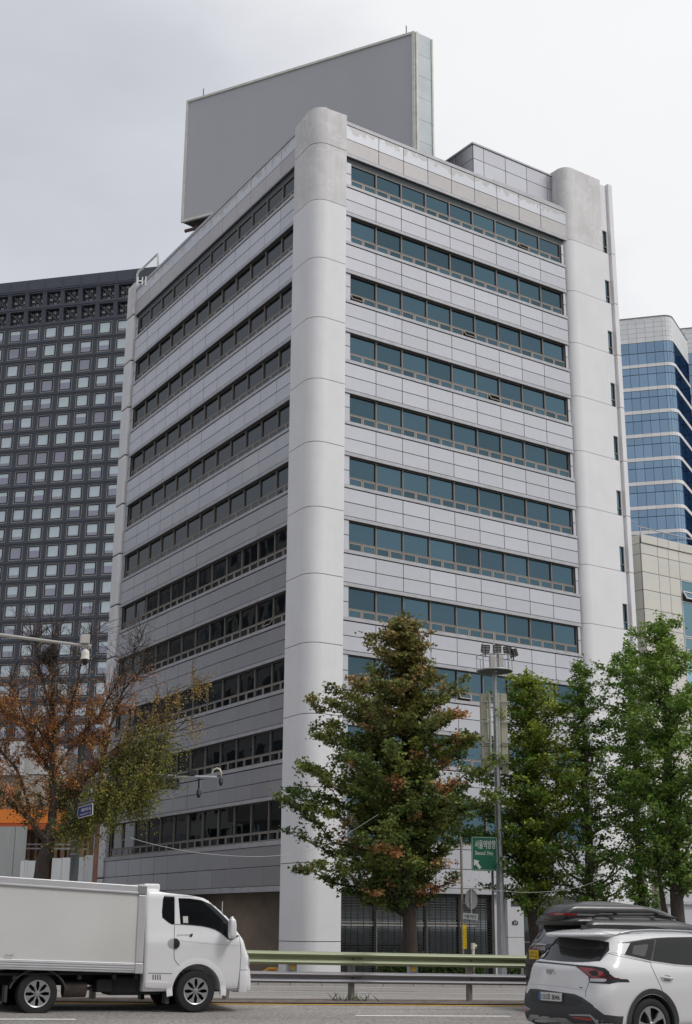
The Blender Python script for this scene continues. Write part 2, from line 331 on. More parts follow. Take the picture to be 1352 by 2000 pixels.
# median strip between the two orange lines
tag(sheet('median', -70, 90, -0.62, 0.75, 0.02, m_dirt, 60, 4).build('median_strip', m_dirt), kind='structure')
def marking(name, s0, s1, t0, t1, m, dz=0.006): return tag(sheet(name, s0, s1, t0, t1, dz, m, max(1, int((s1-s0)/2)), 1).build(name, m), kind='structure')
marking('lane_line', -70, 90, -0.85, -0.70, m_painty)
marking('lane_line', -70, 90, 0.80, 0.95, m_painty)
marking('lane_line', -70, 90, 7.1, 7.25, m_paintw)
marking('lane_line', -70, 90, 13.9, 14.25, m_paintw)
def gpt(px, py):
    """ground point under a picture position, by marching along the ray"""
    v = ray(px, py); lo, hi = 5.0, 120.0
    for _ in range(60):
        mid = (lo+hi)/2; p = CAM+v*mid
        if p.z > gz(p.x, p.y): lo = mid
        else: hi = mid
    return CAM+v*lo
for pa, pb in (((697, 1985), (994, 1985)), ((-420, 1991), (147, 1991))):
    a, c = gpt(*pa), gpt(*pb); sa, ta = st(a.x, a.y); sb, tb = st(c.x, c.y); t0 = (ta+tb)/2
    marking('lane_dash', min(sa, sb), max(sa, sb), t0-.07, t0+.08, m_paintw)
m_patchr = mat('asphalt_repair', (0.20, 0.19, 0.18), 0.9, var=.2, scale=3, bump=.3, bscale=20)
for s0, s1, t0, t1 in ((-1.6, 1.9, -4.9, -4.35), (2.6, 3.3, -2.1, -1.3), (-4.2, -3.0, 3.1, 4.0), (1.5, 5.2, 9.3, 9.9)): tag(sheet('road_repair', s0, s1, t0, t1, .004, m_patchr, 4, 1).build('road_repair', m_patchr), kind='structure')
m_crack = mat('crack_sealant', (0.07, 0.068, 0.066), .7)
for s0, t0, L_, sd in ((-3.5, -1.7, 5.5, 1), (.5, -3.3, 4.2, 2), (-1.5, 2.6, 6, 3), (3.5, -1.4, 3.5, 4)):
    rg = random.Random(sd); cb = MB(); P_ = []; t = t0
    for k in range(int(L_/.15)): t += rg.gauss(0, .018); P_.append((s0+k*.15, t, rg.uniform(.006, .014)))
    for (a, b_, w0), (c, d_, w1) in zip(P_, P_[1:]): cb.add([P_st(a, b_-w0, .005), P_st(c, d_-w1, .005), P_st(c, d_+w1, .005), P_st(a, b_+w0, .005)], [(0, 1, 2, 3)])
    tag(cb.build('road_crack', m_crack), kind='structure')
# weeds growing out of the median
random.seed(5); b = MB()
for k in range(45):
    c = P_st(random.choice([-0.15, -0.15, 0.12])+random.gauss(0, .16), random.gauss(-.1, .08), .02); h = random.uniform(.04, .2)
    d = Vector((random.gauss(0, .1), random.gauss(0, .1), h)); w = Vector((random.uniform(-1, 1), random.uniform(-1, 1), 0))*.012
    b.add([c-w, c+w, c+d*.6+w*.7, c+d+d.cross(Vector((0, 0, 1)))*.3, c+d*.6-w*.7], [(0, 1, 2, 4), (4, 2, 3)])
m_grass = mat('weed_green', (0.07, 0.09, 0.03), 0.7, var=0.3, scale=9)
tag(b.build('weeds', m_grass), kind='stuff', label='tufts of grass growing around the guardrail posts', cat='grass')

# ------------------------------------------------------------------ main building
MZ = lambda k: 41.1287-3.3*k
BASE = Vector((10, 12, gz_walk(10, 12)))
bld = empty('office_building', BASE, label='tall pale grey office block with ribbon windows and rounded white corner column', cat='building')
RXL, RXR = 1.81, 17.49
def FP(face, u, o, z):
    if face == 'R': return Vector((u, -o, z))
    return LD*(-u) - LN*o + Vector((0, 0, z))
FRZ = {'R': 0.0, 'L': math.atan2(-math.cos(LA), -math.sin(LA))}
def fbox(b, face, u0, u1, o0, o1, z0, z1, m=0):
    b.box(u0, u1, o0, o1, z0, z1, m, T=lambda v: FP(face, v.x, v.y, v.z))
PM = {}
def panel_mesh(w, h, m, d=0.035):
    key = (round(w, 2), round(h, 2), m.name)
    if key not in PM:
        b = MB(); e = .006
        vs = [(-w/2, 0, -h/2), (w/2, 0, -h/2), (w/2, 0, h/2), (-w/2, 0, h/2), (-w/2, -d+e, -h/2), (w/2, -d+e, -h/2), (w/2, -d+e, h/2), (-w/2, -d+e, h/2),
              (-w/2+e, -d, -h/2+e), (w/2-e, -d, -h/2+e), (w/2-e, -d, h/2-e), (-w/2+e, -d, h/2-e)]
        b.add(vs, [(0, 1, 5, 4), (1, 2, 6, 5), (2, 3, 7, 6), (3, 0, 4, 7), (4, 5, 9, 8), (5, 6, 10, 9), (6, 7, 11, 10), (7, 4, 8, 11), (8, 9, 10, 11)])
        PM[key] = b.mesh('panel', m)
    return PM[key]
def panel(face, u0, u1, z0, z1, m, name, o=-0.035, gap=.030, parent=None):
    me = panel_mesh(u1-u0-gap, z1-z0-gap, m)
    ob = bpy.data.objects.new(name, me); C.objects.link(ob); ob.parent = parent or bld; ob.matrix_parent_inverse = parent_world(ob.parent).inverted()
    # tiny mounting tolerances, as on the real facade
    ob.location = FP(face, (u0+u1)/2, o+random.uniform(-.002, .002), (z0+z1)/2); ob.rotation_euler = (random.uniform(-.003, .003), 0, FRZ[face]+random.uniform(-.003, .003))
    return ob
random.seed(11)
JR = [RXL]+[3.77+1.675*k for k in range(8)]+[RXR]
JL = [-24.08]+[-(3.94+1.805*k) for k in range(10, -1, -1)]+[-2.30]
bk = {'R': MB(), 'L': MB()}; stuffp = MB()
UR = {'R': (RXL, RXR), 'L': (-24.08, -2.30)}
wallR, capsd = MB(), MB()
for face, J in (('R', JR), ('L', JL)):
    u0, u1 = UR[face]
    bb = bk[face]
    for k in range(1, 11):
        z = MZ(k)
        fbox(bb, face, u0, u1, -.62, -.04, z-.87, z+.90, 0)                  # dark backing, soffit below
        fbox(capsd, face, u0, u1, -.07, .015, z-.883, z-.715, 0)             # drip strip at the bottom
        fbox(capsd, face, u0-.0, u1+.0, -.36, .03, z+.748, z+.905, 0)          # sill cap on top
        for r, (za, zb) in enumerate(((z-.70, z), (z, z+.712))):
            for i in range(len(J)-1):
                if face == 'R' or J[i] > -13.2: panel(face, J[i], J[i+1], za, zb, m_acm, 'spandrel_panel')
                else:
                    g = .015; fbox(stuffp, face, J[i]+g, J[i+1]-g, -.035, 0, za+g, zb-g)
    # parapet
    pe0, pe1 = (RXL, 17.86) if face == 'R' else (-24.85, -2.28)
    JP = [pe0]+([3.95+1.675*k for k in range(8)] if face == 'R' else [-(4.0+1.805*k) for k in range(11, -1, -1)])+[pe1]
    fbox(bb, face, pe0, pe1, -.66, -.04, 40.41, 42.38, 0)
    fbox(capsd, face, pe0, pe1, -.07, .02, 40.40, 40.56, 0)
    fbox(capsd, face, pe0, pe1, -.6, .03, 42.27, 42.46, 0)
    if face == 'R': fbox(capsd, face, 12.25, pe1-.02, -.5, -.12, 42.46, 42.66, 0)
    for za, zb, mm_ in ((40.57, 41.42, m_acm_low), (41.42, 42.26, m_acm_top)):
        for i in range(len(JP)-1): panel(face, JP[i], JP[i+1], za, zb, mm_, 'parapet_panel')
    # fascia above the ground floor
    JF = [RXL, 3.84, 7.24, 10.82, 14.2, RXR+.1] if face == 'R' else [-24.44]+[-(4.22+1.815*k) for k in range(10, -1, -1)]+[-2.21]
    f0, f1 = JF[0], JF[-1]
    fbox(bb, face, f0, f1, -.62, -.04, 3.12, 5.17, 0)
    fbox(capsd, face, f0, f1, -.07, .01, 3.11, 3.35, 0)
    fbox(capsd, face, f0, f1, -.36, .03, 5.17, 5.38, 0)
    for za, zb in ((3.36, 4.24), (4.24, 5.16)):
        for i in range(len(JF)-1): panel(face, JF[i], JF[i+1], za, zb, m_acm, 'fascia_panel')
m_backing = mat('cladding_backing', (0.045, 0.05, 0.052), .7)
bk['R'].build('spandrel_backing', m_backing, bld); bk['L'].build('spandrel_backing', m_backing, bld)
capsd.build('sill_trim', m_trim, bld)
tag(stuffp.build('spandrel_panel', m_acm, bld), kind='stuff')

# windows
WM = {}
def window_meshes(w, h):
    key = (round(w, 3), round(h, 3))
    if key in WM: return WM[key]
    t = .036; tr = .46; f = MB()
    f.box(0, t, -.09, .0, 0, h); f.box(w-t, w, -.09, .0, 0, h); f.box(t, w-t, -.07, .0, 0, t); f.box(t, w-t, -.07, .0, h-t, h)
    f.box(t, w-t, -.075, .0, tr-.03, tr+.03); f.box(w/2-.035, w/2+.035, -.07, 0, t, tr-.03)
    fm = f.mesh('window', m_winframe)
    p = MB(); p.add([(t, -.012, tr+.03), (w-t, -.012, tr+.03), (w-t, -.012, h-t), (t, -.012, h-t)], [(0, 1, 2, 3)]); pm = p.mesh('pane', m_glass)
    vw, vh = w/2-t-.035-.012, tr-.03-t-.012
    v = MB(); q = .04
    v.box(-vw/2, -vw/2+q, -.04, 0, -vh, 0); v.box(vw/2-q, vw/2, -.04, 0, -vh, 0); v.box(-vw/2+q, vw/2-q, -.04, 0, -q, 0); v.box(-vw/2+q, vw/2-q, -.04, 0, -vh, -vh+q)
    v.add([(-vw/2+q, -.02, -vh+q), (vw/2-q, -.02, -vh+q), (vw/2-q, -.02, -q), (-vw/2+q, -.02, -q)], [(0, 1, 2, 3)], 1)
    vm = v.mesh('vent', [m_winframe2, m_glass])
    WM[key] = (fm, pm, vm, w, h, t, tr, vw, vh); return WM[key]
OPEN = {('R', 0, 7, 0), ('R', 2, 4, 1), ('R', 2, 0, 0), ('R', 3, 5, 1), ('R', 8, 4, 0), ('L', 7, 10, 1)}
def window(face, u0, w, z0, h, row, col, o=-.24):
    fm, pm, vm, w, h, t, tr, vw, vh = window_meshes(w, h)
    W = bpy.data.objects.new('window', fm); C.objects.link(W); W.parent = bld; W.matrix_parent_inverse = parent_world(bld).inverted()
    W.location = FP(face, u0, o, z0); W.rotation_euler = (0, 0, FRZ[face])
    for nm, me in (('pane', pm),):
        p = bpy.data.objects.new(nm, me); C.objects.link(p); p.parent = W; p.rotation_euler = (random.gauss(0, .003), 0, random.gauss(0, .003))
    for j in (0, 1):
        v = bpy.data.objects.new('vent', vm); C.objects.link(v); v.parent = W
        v.location = (t+.006+vw/2 if j == 0 else w/2+.035+.006+vw/2, -.03, tr-.036)
        if (face, row, col, j) in OPEN: v.rotation_euler = (-.55, 0, 0)
lint = MB()
for row in range(0, 11):
    zt = 40.40 if row == 0 else MZ(row)-.883
    zb = MZ(row+1)+.905 if row < 10 else 5.38
    if row == 0:
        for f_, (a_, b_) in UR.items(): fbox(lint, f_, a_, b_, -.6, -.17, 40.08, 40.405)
        zt = 40.075
    h = zt-zb
    for c in range(9): window('R', 2.22+1.672*c, 1.672, zb, h, row, c)
    for c in range(12): window('L', -23.92+1.808*c, 1.808, zb, h, row, c)
    for ua, ub in ((RXL, 2.21), (2.22+1.672*9+.01, RXR)):
        for q in (0, 1): panel('R', ua, ub, zb+h*.5*q, zb+h*.5*(q+1), m_acm, 'jamb_panel', o=-.10)
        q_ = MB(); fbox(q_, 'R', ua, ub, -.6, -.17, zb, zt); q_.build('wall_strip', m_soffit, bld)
    for ua, ub in ((-24.08-.3, -23.93),):
        for q in (0, 1): panel('L', ua, ub, zb+h*.5*q, zb+h*.5*(q+1), m_acm, 'jamb_panel', o=-.10)
        q_ = MB(); fbox(q_, 'L', ua, ub, -.6, -.17, zb, zt); q_.build('wall_strip', m_soffit, bld)
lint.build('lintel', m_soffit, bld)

# corner column: rounded, in storey-high lifts with open joints
def round_foot(inset=0.0):
    o = .10-inset; pts = []
    pts.append(FP('R', RXL-.03-inset, -.9, 0)); pts.append(FP('R', RXL-.03-inset, o, 0))
    # rounded corner between the two faces
    r = .66; c = FP('R', r+.0, -r, 0)
    a0, a1 = math.radians(270), math.radians(180)-LA
    for i in range(13):
        a = a0+(a1-a0)*i/12; pts.append(c+Vector((math.cos(a), math.sin(a), 0))*(r+o))
    pts.append(LD*2.27-LN*o); pts.append(LD*2.27+LN*.9)
    return pts
JZ = [42.72]+[40.60-3.3*k for k in range(12)]+[0.96, -1.5]
for i in range(len(JZ)-1):
    b = MB(); b.prism(round_foot(), JZ[i+1]+.016, JZ[i]-(.016 if i else 0))
    if i == 0:
        # broken, sloping cap
        b = MB(); pts = round_foot(); n = len(pts); zt = [JZ[0]+.04*math.sin(k*1.9)+(-.12 if k > n-3 else 0) for k in range(n)]
        b.add([(p.x, p.y, JZ[1]+.016) for p in pts]+[(p.x, p.y, z) for p, z in zip(pts, zt)], [tuple(range(n, 2*n))]+[(k, (k+1) % n, (k+1) % n+n, k+n) for k in range(n)])
    o = b.build('column_lift', m_conc_old if i < 2 else m_conc, bld, ang=35)
MB().prism(round_foot(.03), -1.4, 42.6).build('column_core', m_dark, bld)

# lift and stair tower at the right end
TX0, TX1 = 17.56, 20.52
def tower_foot(ins=0.0):
    r = .62; c = Vector((TX0+r, -.22+r, 0)); pts = [Vector((TX0+ins, 1.6, 0))]
    for i in range(9):
        a = math.pi+math.pi/2*i/8; pts.append(c+Vector((math.cos(a), math.sin(a), 0))*(r-ins))
    pts.append(Vector((TX1, -.22+ins, 0))); pts.append(Vector((TX1, 1.6, 0)))
    return pts
TZ = [45.32]+[40.46-3.3*k for k in range(12)]+[0.9, -1.6]
for i in range(len(TZ)-1):
    z1, z0 = TZ[i]-(.013 if i else 0), TZ[i+1]+.013
    MB().prism(tower_foot(), z0, z1).build('tower_lift', m_conc_old if i < 1 else m_conc, bld, ang=35)
    MB().box(20.965, 21.10, -.12, 9, z0, z1-(.25 if i == 0 else 0)).box(21.10, 21.44, -.34, 9, z0, z1-(.1 if i == 0 else 0)).build('tower_pilaster', m_conc, bld, bevel=.03)
MB().prism(tower_foot(.03), -1.5, 45.2).build('tower_core', m_dark, bld)
MB().box(TX0+.05, 21.0, 1.5, 9, -1.5, 45.1).box(TX1-.02, 21.2, .6, 1.4, -1.5, 45.05).build('tower_wall', m_conc, bld)
strip = MB(); prev = 45.05
for k in range(12):
    zt, zb = 41.93-3.3*k, 40.44-3.3*k
    strip.box(TX1+.002, 20.963, -.19, .5, zt, prev); prev = zb
    if k < 11: pass
    w = MB(); fw = .05; x0, x1 = TX1+.012, 20.955
    w.box(x0, x0+fw, -.13, .1, zb, zt).box(x1-fw, x1, -.13, .1, zb, zt).box(x0+fw, x1-fw, -.13, .1, zt-fw, zt).box(x0+fw, x1-fw, -.13, .1, zb, zb+fw).box(x0+fw, x1-fw, -.13, .1, zb+.42, zb+.48)
    W = w.build('window', m_winframe, bld)
    for za, zc in ((zb+fw, zb+.42), (zb+.48, zt-fw)):
        g = MB(); g.add([(x0+fw, -.06, za), (x1-fw, -.06, za), (x1-fw, -.06, zc), (x0+fw, -.06, zc)], [(0, 1, 2, 3)]); g.build('pane', m_glass, W)
strip.box(TX1+.002, 20.963, -.19, .5, -1.5, prev)
strip.build('window_strip_wall', m_conc, bld)

# far left pilaster of the left face
for i in range(len(JZ)-1):
    z1 = (42.9 if i == 0 else JZ[i]-.1); z0 = JZ[i+1]-.1+.03
    b = MB(); b.box(-25.62, -24.39, -.9, .14, z0, z1-.0, 0, T=lambda v: FP('L', v.x, v.y, v.z))
    b.build('end_pilaster', m_conc_old if i == 0 else m_conc, bld, bevel=.10)
MB().box(-25.5, -24.45, -.8, .1, -1.4, 42.7, 0, T=lambda v: FP('L', v.x, v.y, v.z)).build('pilaster_core', m_dark, bld)

# the body behind the facades
c0 = FP('R', 1.0, -.9, 0); cor = [Vector((1.2, .62, 0)), Vector((17.6, .62, 0)), Vector((21.3, 8.9, 0)), Vector((21.3, 27, 0)), LD*25.4+LN*.64, LD*2.2+LN*.64]
MB().prism(cor, 3.3, 41.9).build('inner_wall', m_dark, bld)
m_roof = mat('roof_felt', (0.22, 0.22, 0.21), 0.9, var=.2, scale=1)
MB().prism([p for p in cor], 41.9, 42.0).build('roof', m_roof, bld)
MB().box(21.302, 21.42, 9, 27, -1.5, 42.3).box(4, 21.3, 27.0, 27.2, -1.5, 42.3).build('rear_wall', m_conc, bld)

# ground floor, right: storefront behind a slatted roller grille
SHX = 11.0
m_store = glass_mat('shop_glass', (0.16, 0.18, 0.19), (0.010, 0.012, 0.013), 0.35, 0.03, 0.05)
g = MB()
gx = [RXL-.02, 4.05, 7.0, 9.0, SHX]
zg = -1.0
for a, c in zip(gx, gx[1:]):
    p = MB(); p.add([(a+.04, .55, zg), (c-.04, .55, zg), (c-.04, .55, 3.1), (a+.04, .55, 3.1)], [(0, 1, 2, 3)]); p.build('shop_pane', m_store, bld)
fr = MB()
for a in gx: fr.box(a-.04, a+.04, .45, .6, zg, 3.1)
fr.box(gx[0]+.04, gx[-1]-.04, .46, .6, 2.9, 3.1)
fr.build('shop_frame', mat('dark_alu', (0.05, 0.048, 0.046), .5, .4), bld)
sl = MB()
for k in range(34): z = -.6+k*.11; sl.box(gx[0], SHX, .33, .345, z, z+.028)
x = gx[0]+.15
while x < SHX: sl.box(x-.012, x+.012, .305, .33, zg, 3.1); x += .69
tag(sl.build('roller_grille', mat('grille_metal', (0.022, 0.022, 0.023), .5, .3), bld), kind='stuff')
bl = MB()
for a, c in zip(gx, gx[1:]):
    for k in range(20): bl.box(a+.06, c-.06, .50, .535, 1.92+k*.058, 1.92+k*.058+.035)
tag(bl.build('window_blind', mat('blind_slats', (0.035, 0.033, 0.031), .6), bld), kind='stuff')
# pale strips paint the road's reflection; white uprights stand behind the grille
MB().box(gx[0], SHX-.9, .515, .545, 1.60, 1.70).box(gx[0], SHX-.9, .515, .545, 1.78, 1.84).box(4.1, 4.2, .5, .53, -.2, 2.9).box(7.05, 7.1, .5, .53, 0, 2.7).box(9.02, 9.08, .5, .53, .3, 2.7).build('reflection_strips_uprights', mat('reflection_upright_white', (0.48, 0.46, 0.42), .6, var=.2, scale=6), bld)
MB().box(RXL-.02, 21, .62, .9, -1.5, 3.3).build('rear_partition', m_dark, bld)
# soffit light band over the storefront
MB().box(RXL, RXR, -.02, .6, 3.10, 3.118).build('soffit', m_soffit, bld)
# white pier with plaques, then the dark entrance
m_plaque = mat('dark_plaque', (0.02, 0.018, 0.016), .3)
PX0, PX1 = on_plane(985, 1800, Vector((0, .25, 0)), Vector((0, 1, 0))).x, on_plane(1022, 1800, Vector((0, .05, 0)), Vector((0, 1, 0))).x
m_pier = concrete_paint('pier_paint', (0.50, 0.50, 0.52), .1)
pr = MB(); pr.box(PX0, PX1, .0, .6, 1.16, 3.09).build('pier_cladding', m_pier, bld, bevel=.01)
MB().box(PX0, PX1, .0, .6, -1.5, 1.14).build('pier_cladding', m_pier, bld, bevel=.01)
MB().box(SHX+.05, PX0-.01, .25, .6, -1.5, 3.09).build('side_panel', m_pier, bld)
def rx(px, py, y): return on_plane(px, py, Vector((0, y, 0)), Vector((0, 1, 0)))
a, c = rx(999, 1759, -.03), rx(1023, 1770, -.03)
pl = MB().box(a.x, min(c.x, PX1-.05), -.03, -.001, c.z, a.z).build('name_plaque', m_plaque, bld)
def text_mesh(body, size=1.0, bold=.0, spacing=1.0, extrude=0.0):
    cu = bpy.data.curves.new('txt', 'FONT'); cu.body = body; cu.size = size; cu.align_x = 'CENTER'; cu.align_y = 'CENTER'; cu.offset = bold; cu.extrude = extrude; cu.resolution_u = 3; cu.space_character = spacing
    o = bpy.data.objects.new('txt', cu); C.objects.link(o); dg = bpy.context.evaluated_depsgraph_get(); dg.update()
    me = bpy.data.meshes.new_from_object(o.evaluated_get(dg)); bpy.data.objects.remove(o); bpy.data.curves.remove(cu); return me
def text_on(name, body, M, w, h, m, parent=None, bold=0.0, extrude=.0):
    """lettering fitted to w x h metres on a surface whose frame is the matrix M (x right, y up)"""
    me = text_mesh(body, 1.0, bold, extrude=0.0)
    vs = [v.co.copy() for v in me.vertices]; x0 = min(v.x for v in vs); x1 = max(v.x for v in vs); y0 = min(v.y for v in vs); y1 = max(v.y for v in vs)
    for v in me.vertices: v.co = M @ Vector(((v.co.x-(x0+x1)/2)/(x1-x0)*w, (v.co.y-(y0+y1)/2)/(y1-y0)*h, 0))
    me.materials.clear(); me.materials.append(m)
    return link(name, me, parent, world=True)
def frame_mat(origin, right, up):
    r = right.normalized(); u = (up-r*up.dot(r)).normalized(); n = r.cross(u)
    return Matrix(((r.x, u.x, n.x, origin.x), (r.y, u.y, n.y, origin.y), (r.z, u.z, n.z, origin.z), (0, 0, 0, 1)))
m_gold = mat('brass_lettering', (0.30, 0.25, 0.14), .4, .5)
text_on('plaque_text', '서울빌딩', frame_mat(Vector(((a.x+c.x)/2, -.036, (a.z+c.z)/2)), Vector((1, 0, 0)), Vector((0, 0, 1))), .40, .13, m_gold, bld)
a, c = rx(1001, 1797, -.03), rx(1012, 1806, -.03)
MB().prism([(0, 0)], 0, 0) if 0 else None
hb = MB(); cx_, w_, z0_, z1_ = (a.x+c.x)/2, (c.x-a.x)/2, c.z, a.z
hb.add([(cx_-w_, -.03, z0_), (cx_+w_, -.03, z0_), (cx_+w_, -.03, z1_-.07), (cx_, -.03, z1_), (cx_-w_, -.03, z1_-.07), (cx_-w_, -.001, z0_), (cx_+w_, -.001, z0_), (cx_+w_, -.001, z1_-.07), (cx_, -.001, z1_), (cx_-w_, -.001, z1_-.07)],
       [(0, 1, 2, 3, 4), (0, 5, 6, 1), (1, 6, 7, 2), (2, 7, 8, 3), (3, 8, 9, 4), (4, 9, 5, 0)])
hb.build('house_number_plate', mat('navy_plate', (0.012, 0.02, 0.06), .4), bld)
text_on('house_number', '24', frame_mat(Vector((cx_, -.036, z0_+.09)), Vector((1, 0, 0)), Vector((0, 0, 1))), .15, .1, m_white, bld)
# entrance: dark doors
EX1 = TX0
ent = MB().box(PX1+.02, EX1, .50, .55, -1.4, 3.09).build('entrance_glass', m_store, bld)
ef = MB()
for x in (PX1+.04, PX1+1.1, PX1+2.2, EX1-.06): ef.box(x-.03, x+.03, .44, .499, -1.4, 3.09)
ef.box(PX1+.04, EX1, .445, .499, 2.3, 2.36); ef.box(PX1+.04, EX1, .445, .499, .9, .95)
ef.build('entrance_frame', mat('entrance_metal', (0.16, 0.15, 0.14), .4, .5), bld)
# ground floor, left: tan render set back under the fascia
m_tan = mat('tan_render', (0.27, 0.21, 0.155), .85, var=.18, scale=.7, bump=.25, var2=(0.15, 0.12, .095))
MB().box(-25, -2.0, -1.35, -.95, -1.5, 3.3, 0, T=lambda v: FP('L', v.x, v.y, v.z)).build('recessed_wall', m_tan, bld)
MB().box(-24.3, -2.2, -1.3, -.05, 3.085, 3.11, 0, T=lambda v: FP('L', v.x, v.y, v.z)).build('soffit', m_soffit, bld)

# rooftop penthouse
ph = bld
PY = .92; pz = 45.12
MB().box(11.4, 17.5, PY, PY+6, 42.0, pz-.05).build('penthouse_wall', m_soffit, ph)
PJ = [11.38, 12.17, 13.84, 15.51, 17.19, 17.52]
for za, zb in ((42.9, 44.12), (44.12, pz-.08)):
    for i in range(len(PJ)-1): 
        o = panel('R', PJ[i], PJ[i+1], za, zb, m_acm, 'penthouse_panel', o=-PY)
    for q in range(3):
        if q == 1 and za < 43: continue
        o = panel('R', 0, 1.55, za, zb, m_acm, 'penthouse_panel', o=0); o.location = (11.4, PY+.8+1.6*q, (za+zb)/2); o.rotation_euler = (0, 0, -math.pi/2)
MB().box(11.3, 17.54, PY-.09, PY+6, pz-.07, pz+.03).build('penthouse_coping', m_trim, ph)
MB().box(11.34, 11.36, PY+1.7, PY+2.4, 42.7, 44.0).build('roof_vent_opening', m_dark, ph)
# lightning rods and a bent white pipe at the far end of the roof
random.seed(3)
pp = MB(); q0 = LD*24.9-LN*(-.2)
pp.tube([q0+Vector((0, 0, 42.4)), q0+Vector((0, 0, 43.75)), q0+Vector((0.03, -.12, 43.95)), q0+Vector((.12, -.4, 44.02)), LD*22.0+LN*.4+Vector((0, 0, 44.05)), LD*21.6+LN*.4+Vector((0, 0, 42.2))], .075, 8).build('roof_pipe', m_white, bld, smooth=True)
hl = MB()
hp = at(273, 549, 81); Mh = frame_mat(hp, RGT, Vector((0, 0, 1)))
for x0, x1, y0, y1 in ((-.14, -.07, -.25, .25), (.13, .20, -.25, .25), (-.07, .13, -.04, .04), (.33, .40, -.3, .3)):
    hl.box(x0, x1, y0, y1, -.04, .04, T=lambda v: Mh @ v)
hl.build('roof_letter', m_white, bld)

# ------------------------------------------------------------------ rooftop billboard
BL = LD*17.25; bb0, bb1 = 43.95, 52.80
A_, B_, D_ = Vector((BL.x, BL.y, 0)), Vector((8.8, 2.95, 0)), Vector((10.08, 2.95, 0)); E_ = Vector((6.5, 18.0, 0))
bill = empty('rooftop_billboard', (5, 10, 42), label='huge blank grey rooftop billboard with pale metal edging', cat='billboard')
m_bill = mat('billboard_sheet', (0.41, 0.415, 0.44), .55, var=.05, scale=.25, stretch=(1, 1, .15))
m_edge = mat('billboard_edge', (0.60, 0.60, 0.56), .5, var=.12, scale=3)
m_bside = mat('billboard_side_sheet', (0.50, 0.54, 0.56), .5, var=.08, scale=.8, rnd=.05)
fdir = (B_-A_).normalized(); fn = Vector((fdir.y, -fdir.x, 0))
def pbox(b, p, q, n, o0, o1, z0, z1, m=0):
    L_ = (q-p).length; d = (q-p).normalized(); b.box(0, L_, o0, o1, z0, z1, m, T=lambda v: p+d*v.x+n*v.y+Vector((0, 0, v.z)))
MB().prism([A_, B_, D_, E_], bb0+.05, bb1-.05).build('frame_core', mat('billboard_core', (0.06, 0.06, 0.06), .8), bill)
b = MB(); pbox(b, A_+fdir*.15, B_-fdir*.16, fn, 0, .05, bb0+.15, bb1-.15); b.build('sheet', m_bill, bill)
b = MB(); pbox(b, A_, B_, fn, 0, .14, bb1-.15, bb1); pbox(b, A_, B_, fn, 0, .14, bb0, bb0+.15); pbox(b, A_, A_+fdir*.15, fn, 0, .139, bb0+.15, bb1-.15); pbox(b, B_-fdir*.16, B_, fn, 0, .139, bb0+.15, bb1-.15)
b.build('edging', m_edge, bill)
sn = Vector((0, -1, 0))
for k in range(6):
    b = MB(); pbox(b, B_+Vector((.16, 0, 0)), D_-Vector((.12, 0, 0)), sn, .01, .05, bb0+(bb1-bb0)/6*k+.01, bb0+(bb1-bb0)/6*(k+1)-.01); b.build('side_sheet', m_bside, bill)
b = MB(); pbox(b, B_, B_+Vector((.15, 0, 0)), sn, .0, .12, bb0, bb1-.02); pbox(b, D_-Vector((.11, 0, 0)), D_, sn, .0, .12, bb0, bb1-.06); b.build('side_edging', m_edge, bill)
b = MB()
for q in (A_+fdir*1.2, A_+fdir*15.6): b.tube([q+Vector((0, 0, bb1)), q+Vector((0, 0, bb1+.62))], .03, 5)
b.build('lightning_rod', m_dark, bill)
b = MB()
for q in range(6):
    p = A_.lerp(B_, (q+.3)/6)-fn*.5; b.tube([p+Vector((0, 0, 42)), p+Vector((0, 0, 44))], .12, 6); b.tube([p+Vector((0, 0, 42)), p-fn*3+Vector((0, 0, 44))], .08, 6); b.tube([p+Vector((0, 0, 43.7)), p-fn*3+Vector((0, 0, 43.7))], .1, 6)
b.tube([A_-fn*.4+Vector((0, 0, 43.6)), B_-fn*.4+Vector((0, 0, 43.6))], .12, 6)
b.build('support_strut', mat('rusty_strut', (0.12, 0.09, 0.08), .7, .3), bill)
# ------------------------------------------------------------------ dark office tower, behind on the left
m_dk = mat('dark_tower_cladding', (0.046, 0.053, 0.070), .55, .0, var=.1, scale=.05, rnd=.08)
m_dk2 = mat('dark_tower_bar', (0.056, 0.064, 0.084), .5, .0)
m_lite = mat('grey_window_surround', (0.26, 0.255, 0.26), .6)
m_dfr = mat('black_window_frame', (0.012, 0.014, 0.018), .4)
m_pa = glass_mat('pane_blind', (0.6, 0.67, 0.71), (0.56, 0.64, 0.68), .22, .05, 0, .1)
m_pb = glass_mat('pane_clear', (0.48, 0.50, 0.57), (0.24, 0.245, 0.29), .35, .05, 0, .1)
DT0 = at(150, 1000, 250); DTL = az(131.5); DTN = Vector((-math.sin(D2R(131.5)), math.cos(D2R(131.5)), 0)); DTN = -DTN if DTN.dot(DT0-CAM) > 0 else DTN
DTN.z = 0   # DTN now points out of the facade, towards the street
tower = empty('dark_tower', (DT0.x, DT0.y, 0), label='dark charcoal office tower with a grid of small square windows, at the left', cat='building')
def DP(v): return Vector((DT0.x, DT0.y, 0)) - DTL*v.x + DTN*v.y + Vector((0, 0, v.z))   # x runs left to right as seen
DRZ = math.atan2(-DTL.y, -DTL.x)
BW, FH, ZR = 3.75, 3.673, 111.2
ux = lambda c: -15.5+BW*c          # window centres, c = 0 is the leftmost column in the photo
b = MB(); b.box(-44, 60, -30, -1.25, -2, 122.9, 0, T=DP); b.build('tower_core', m_dk, tower)
NR = 28
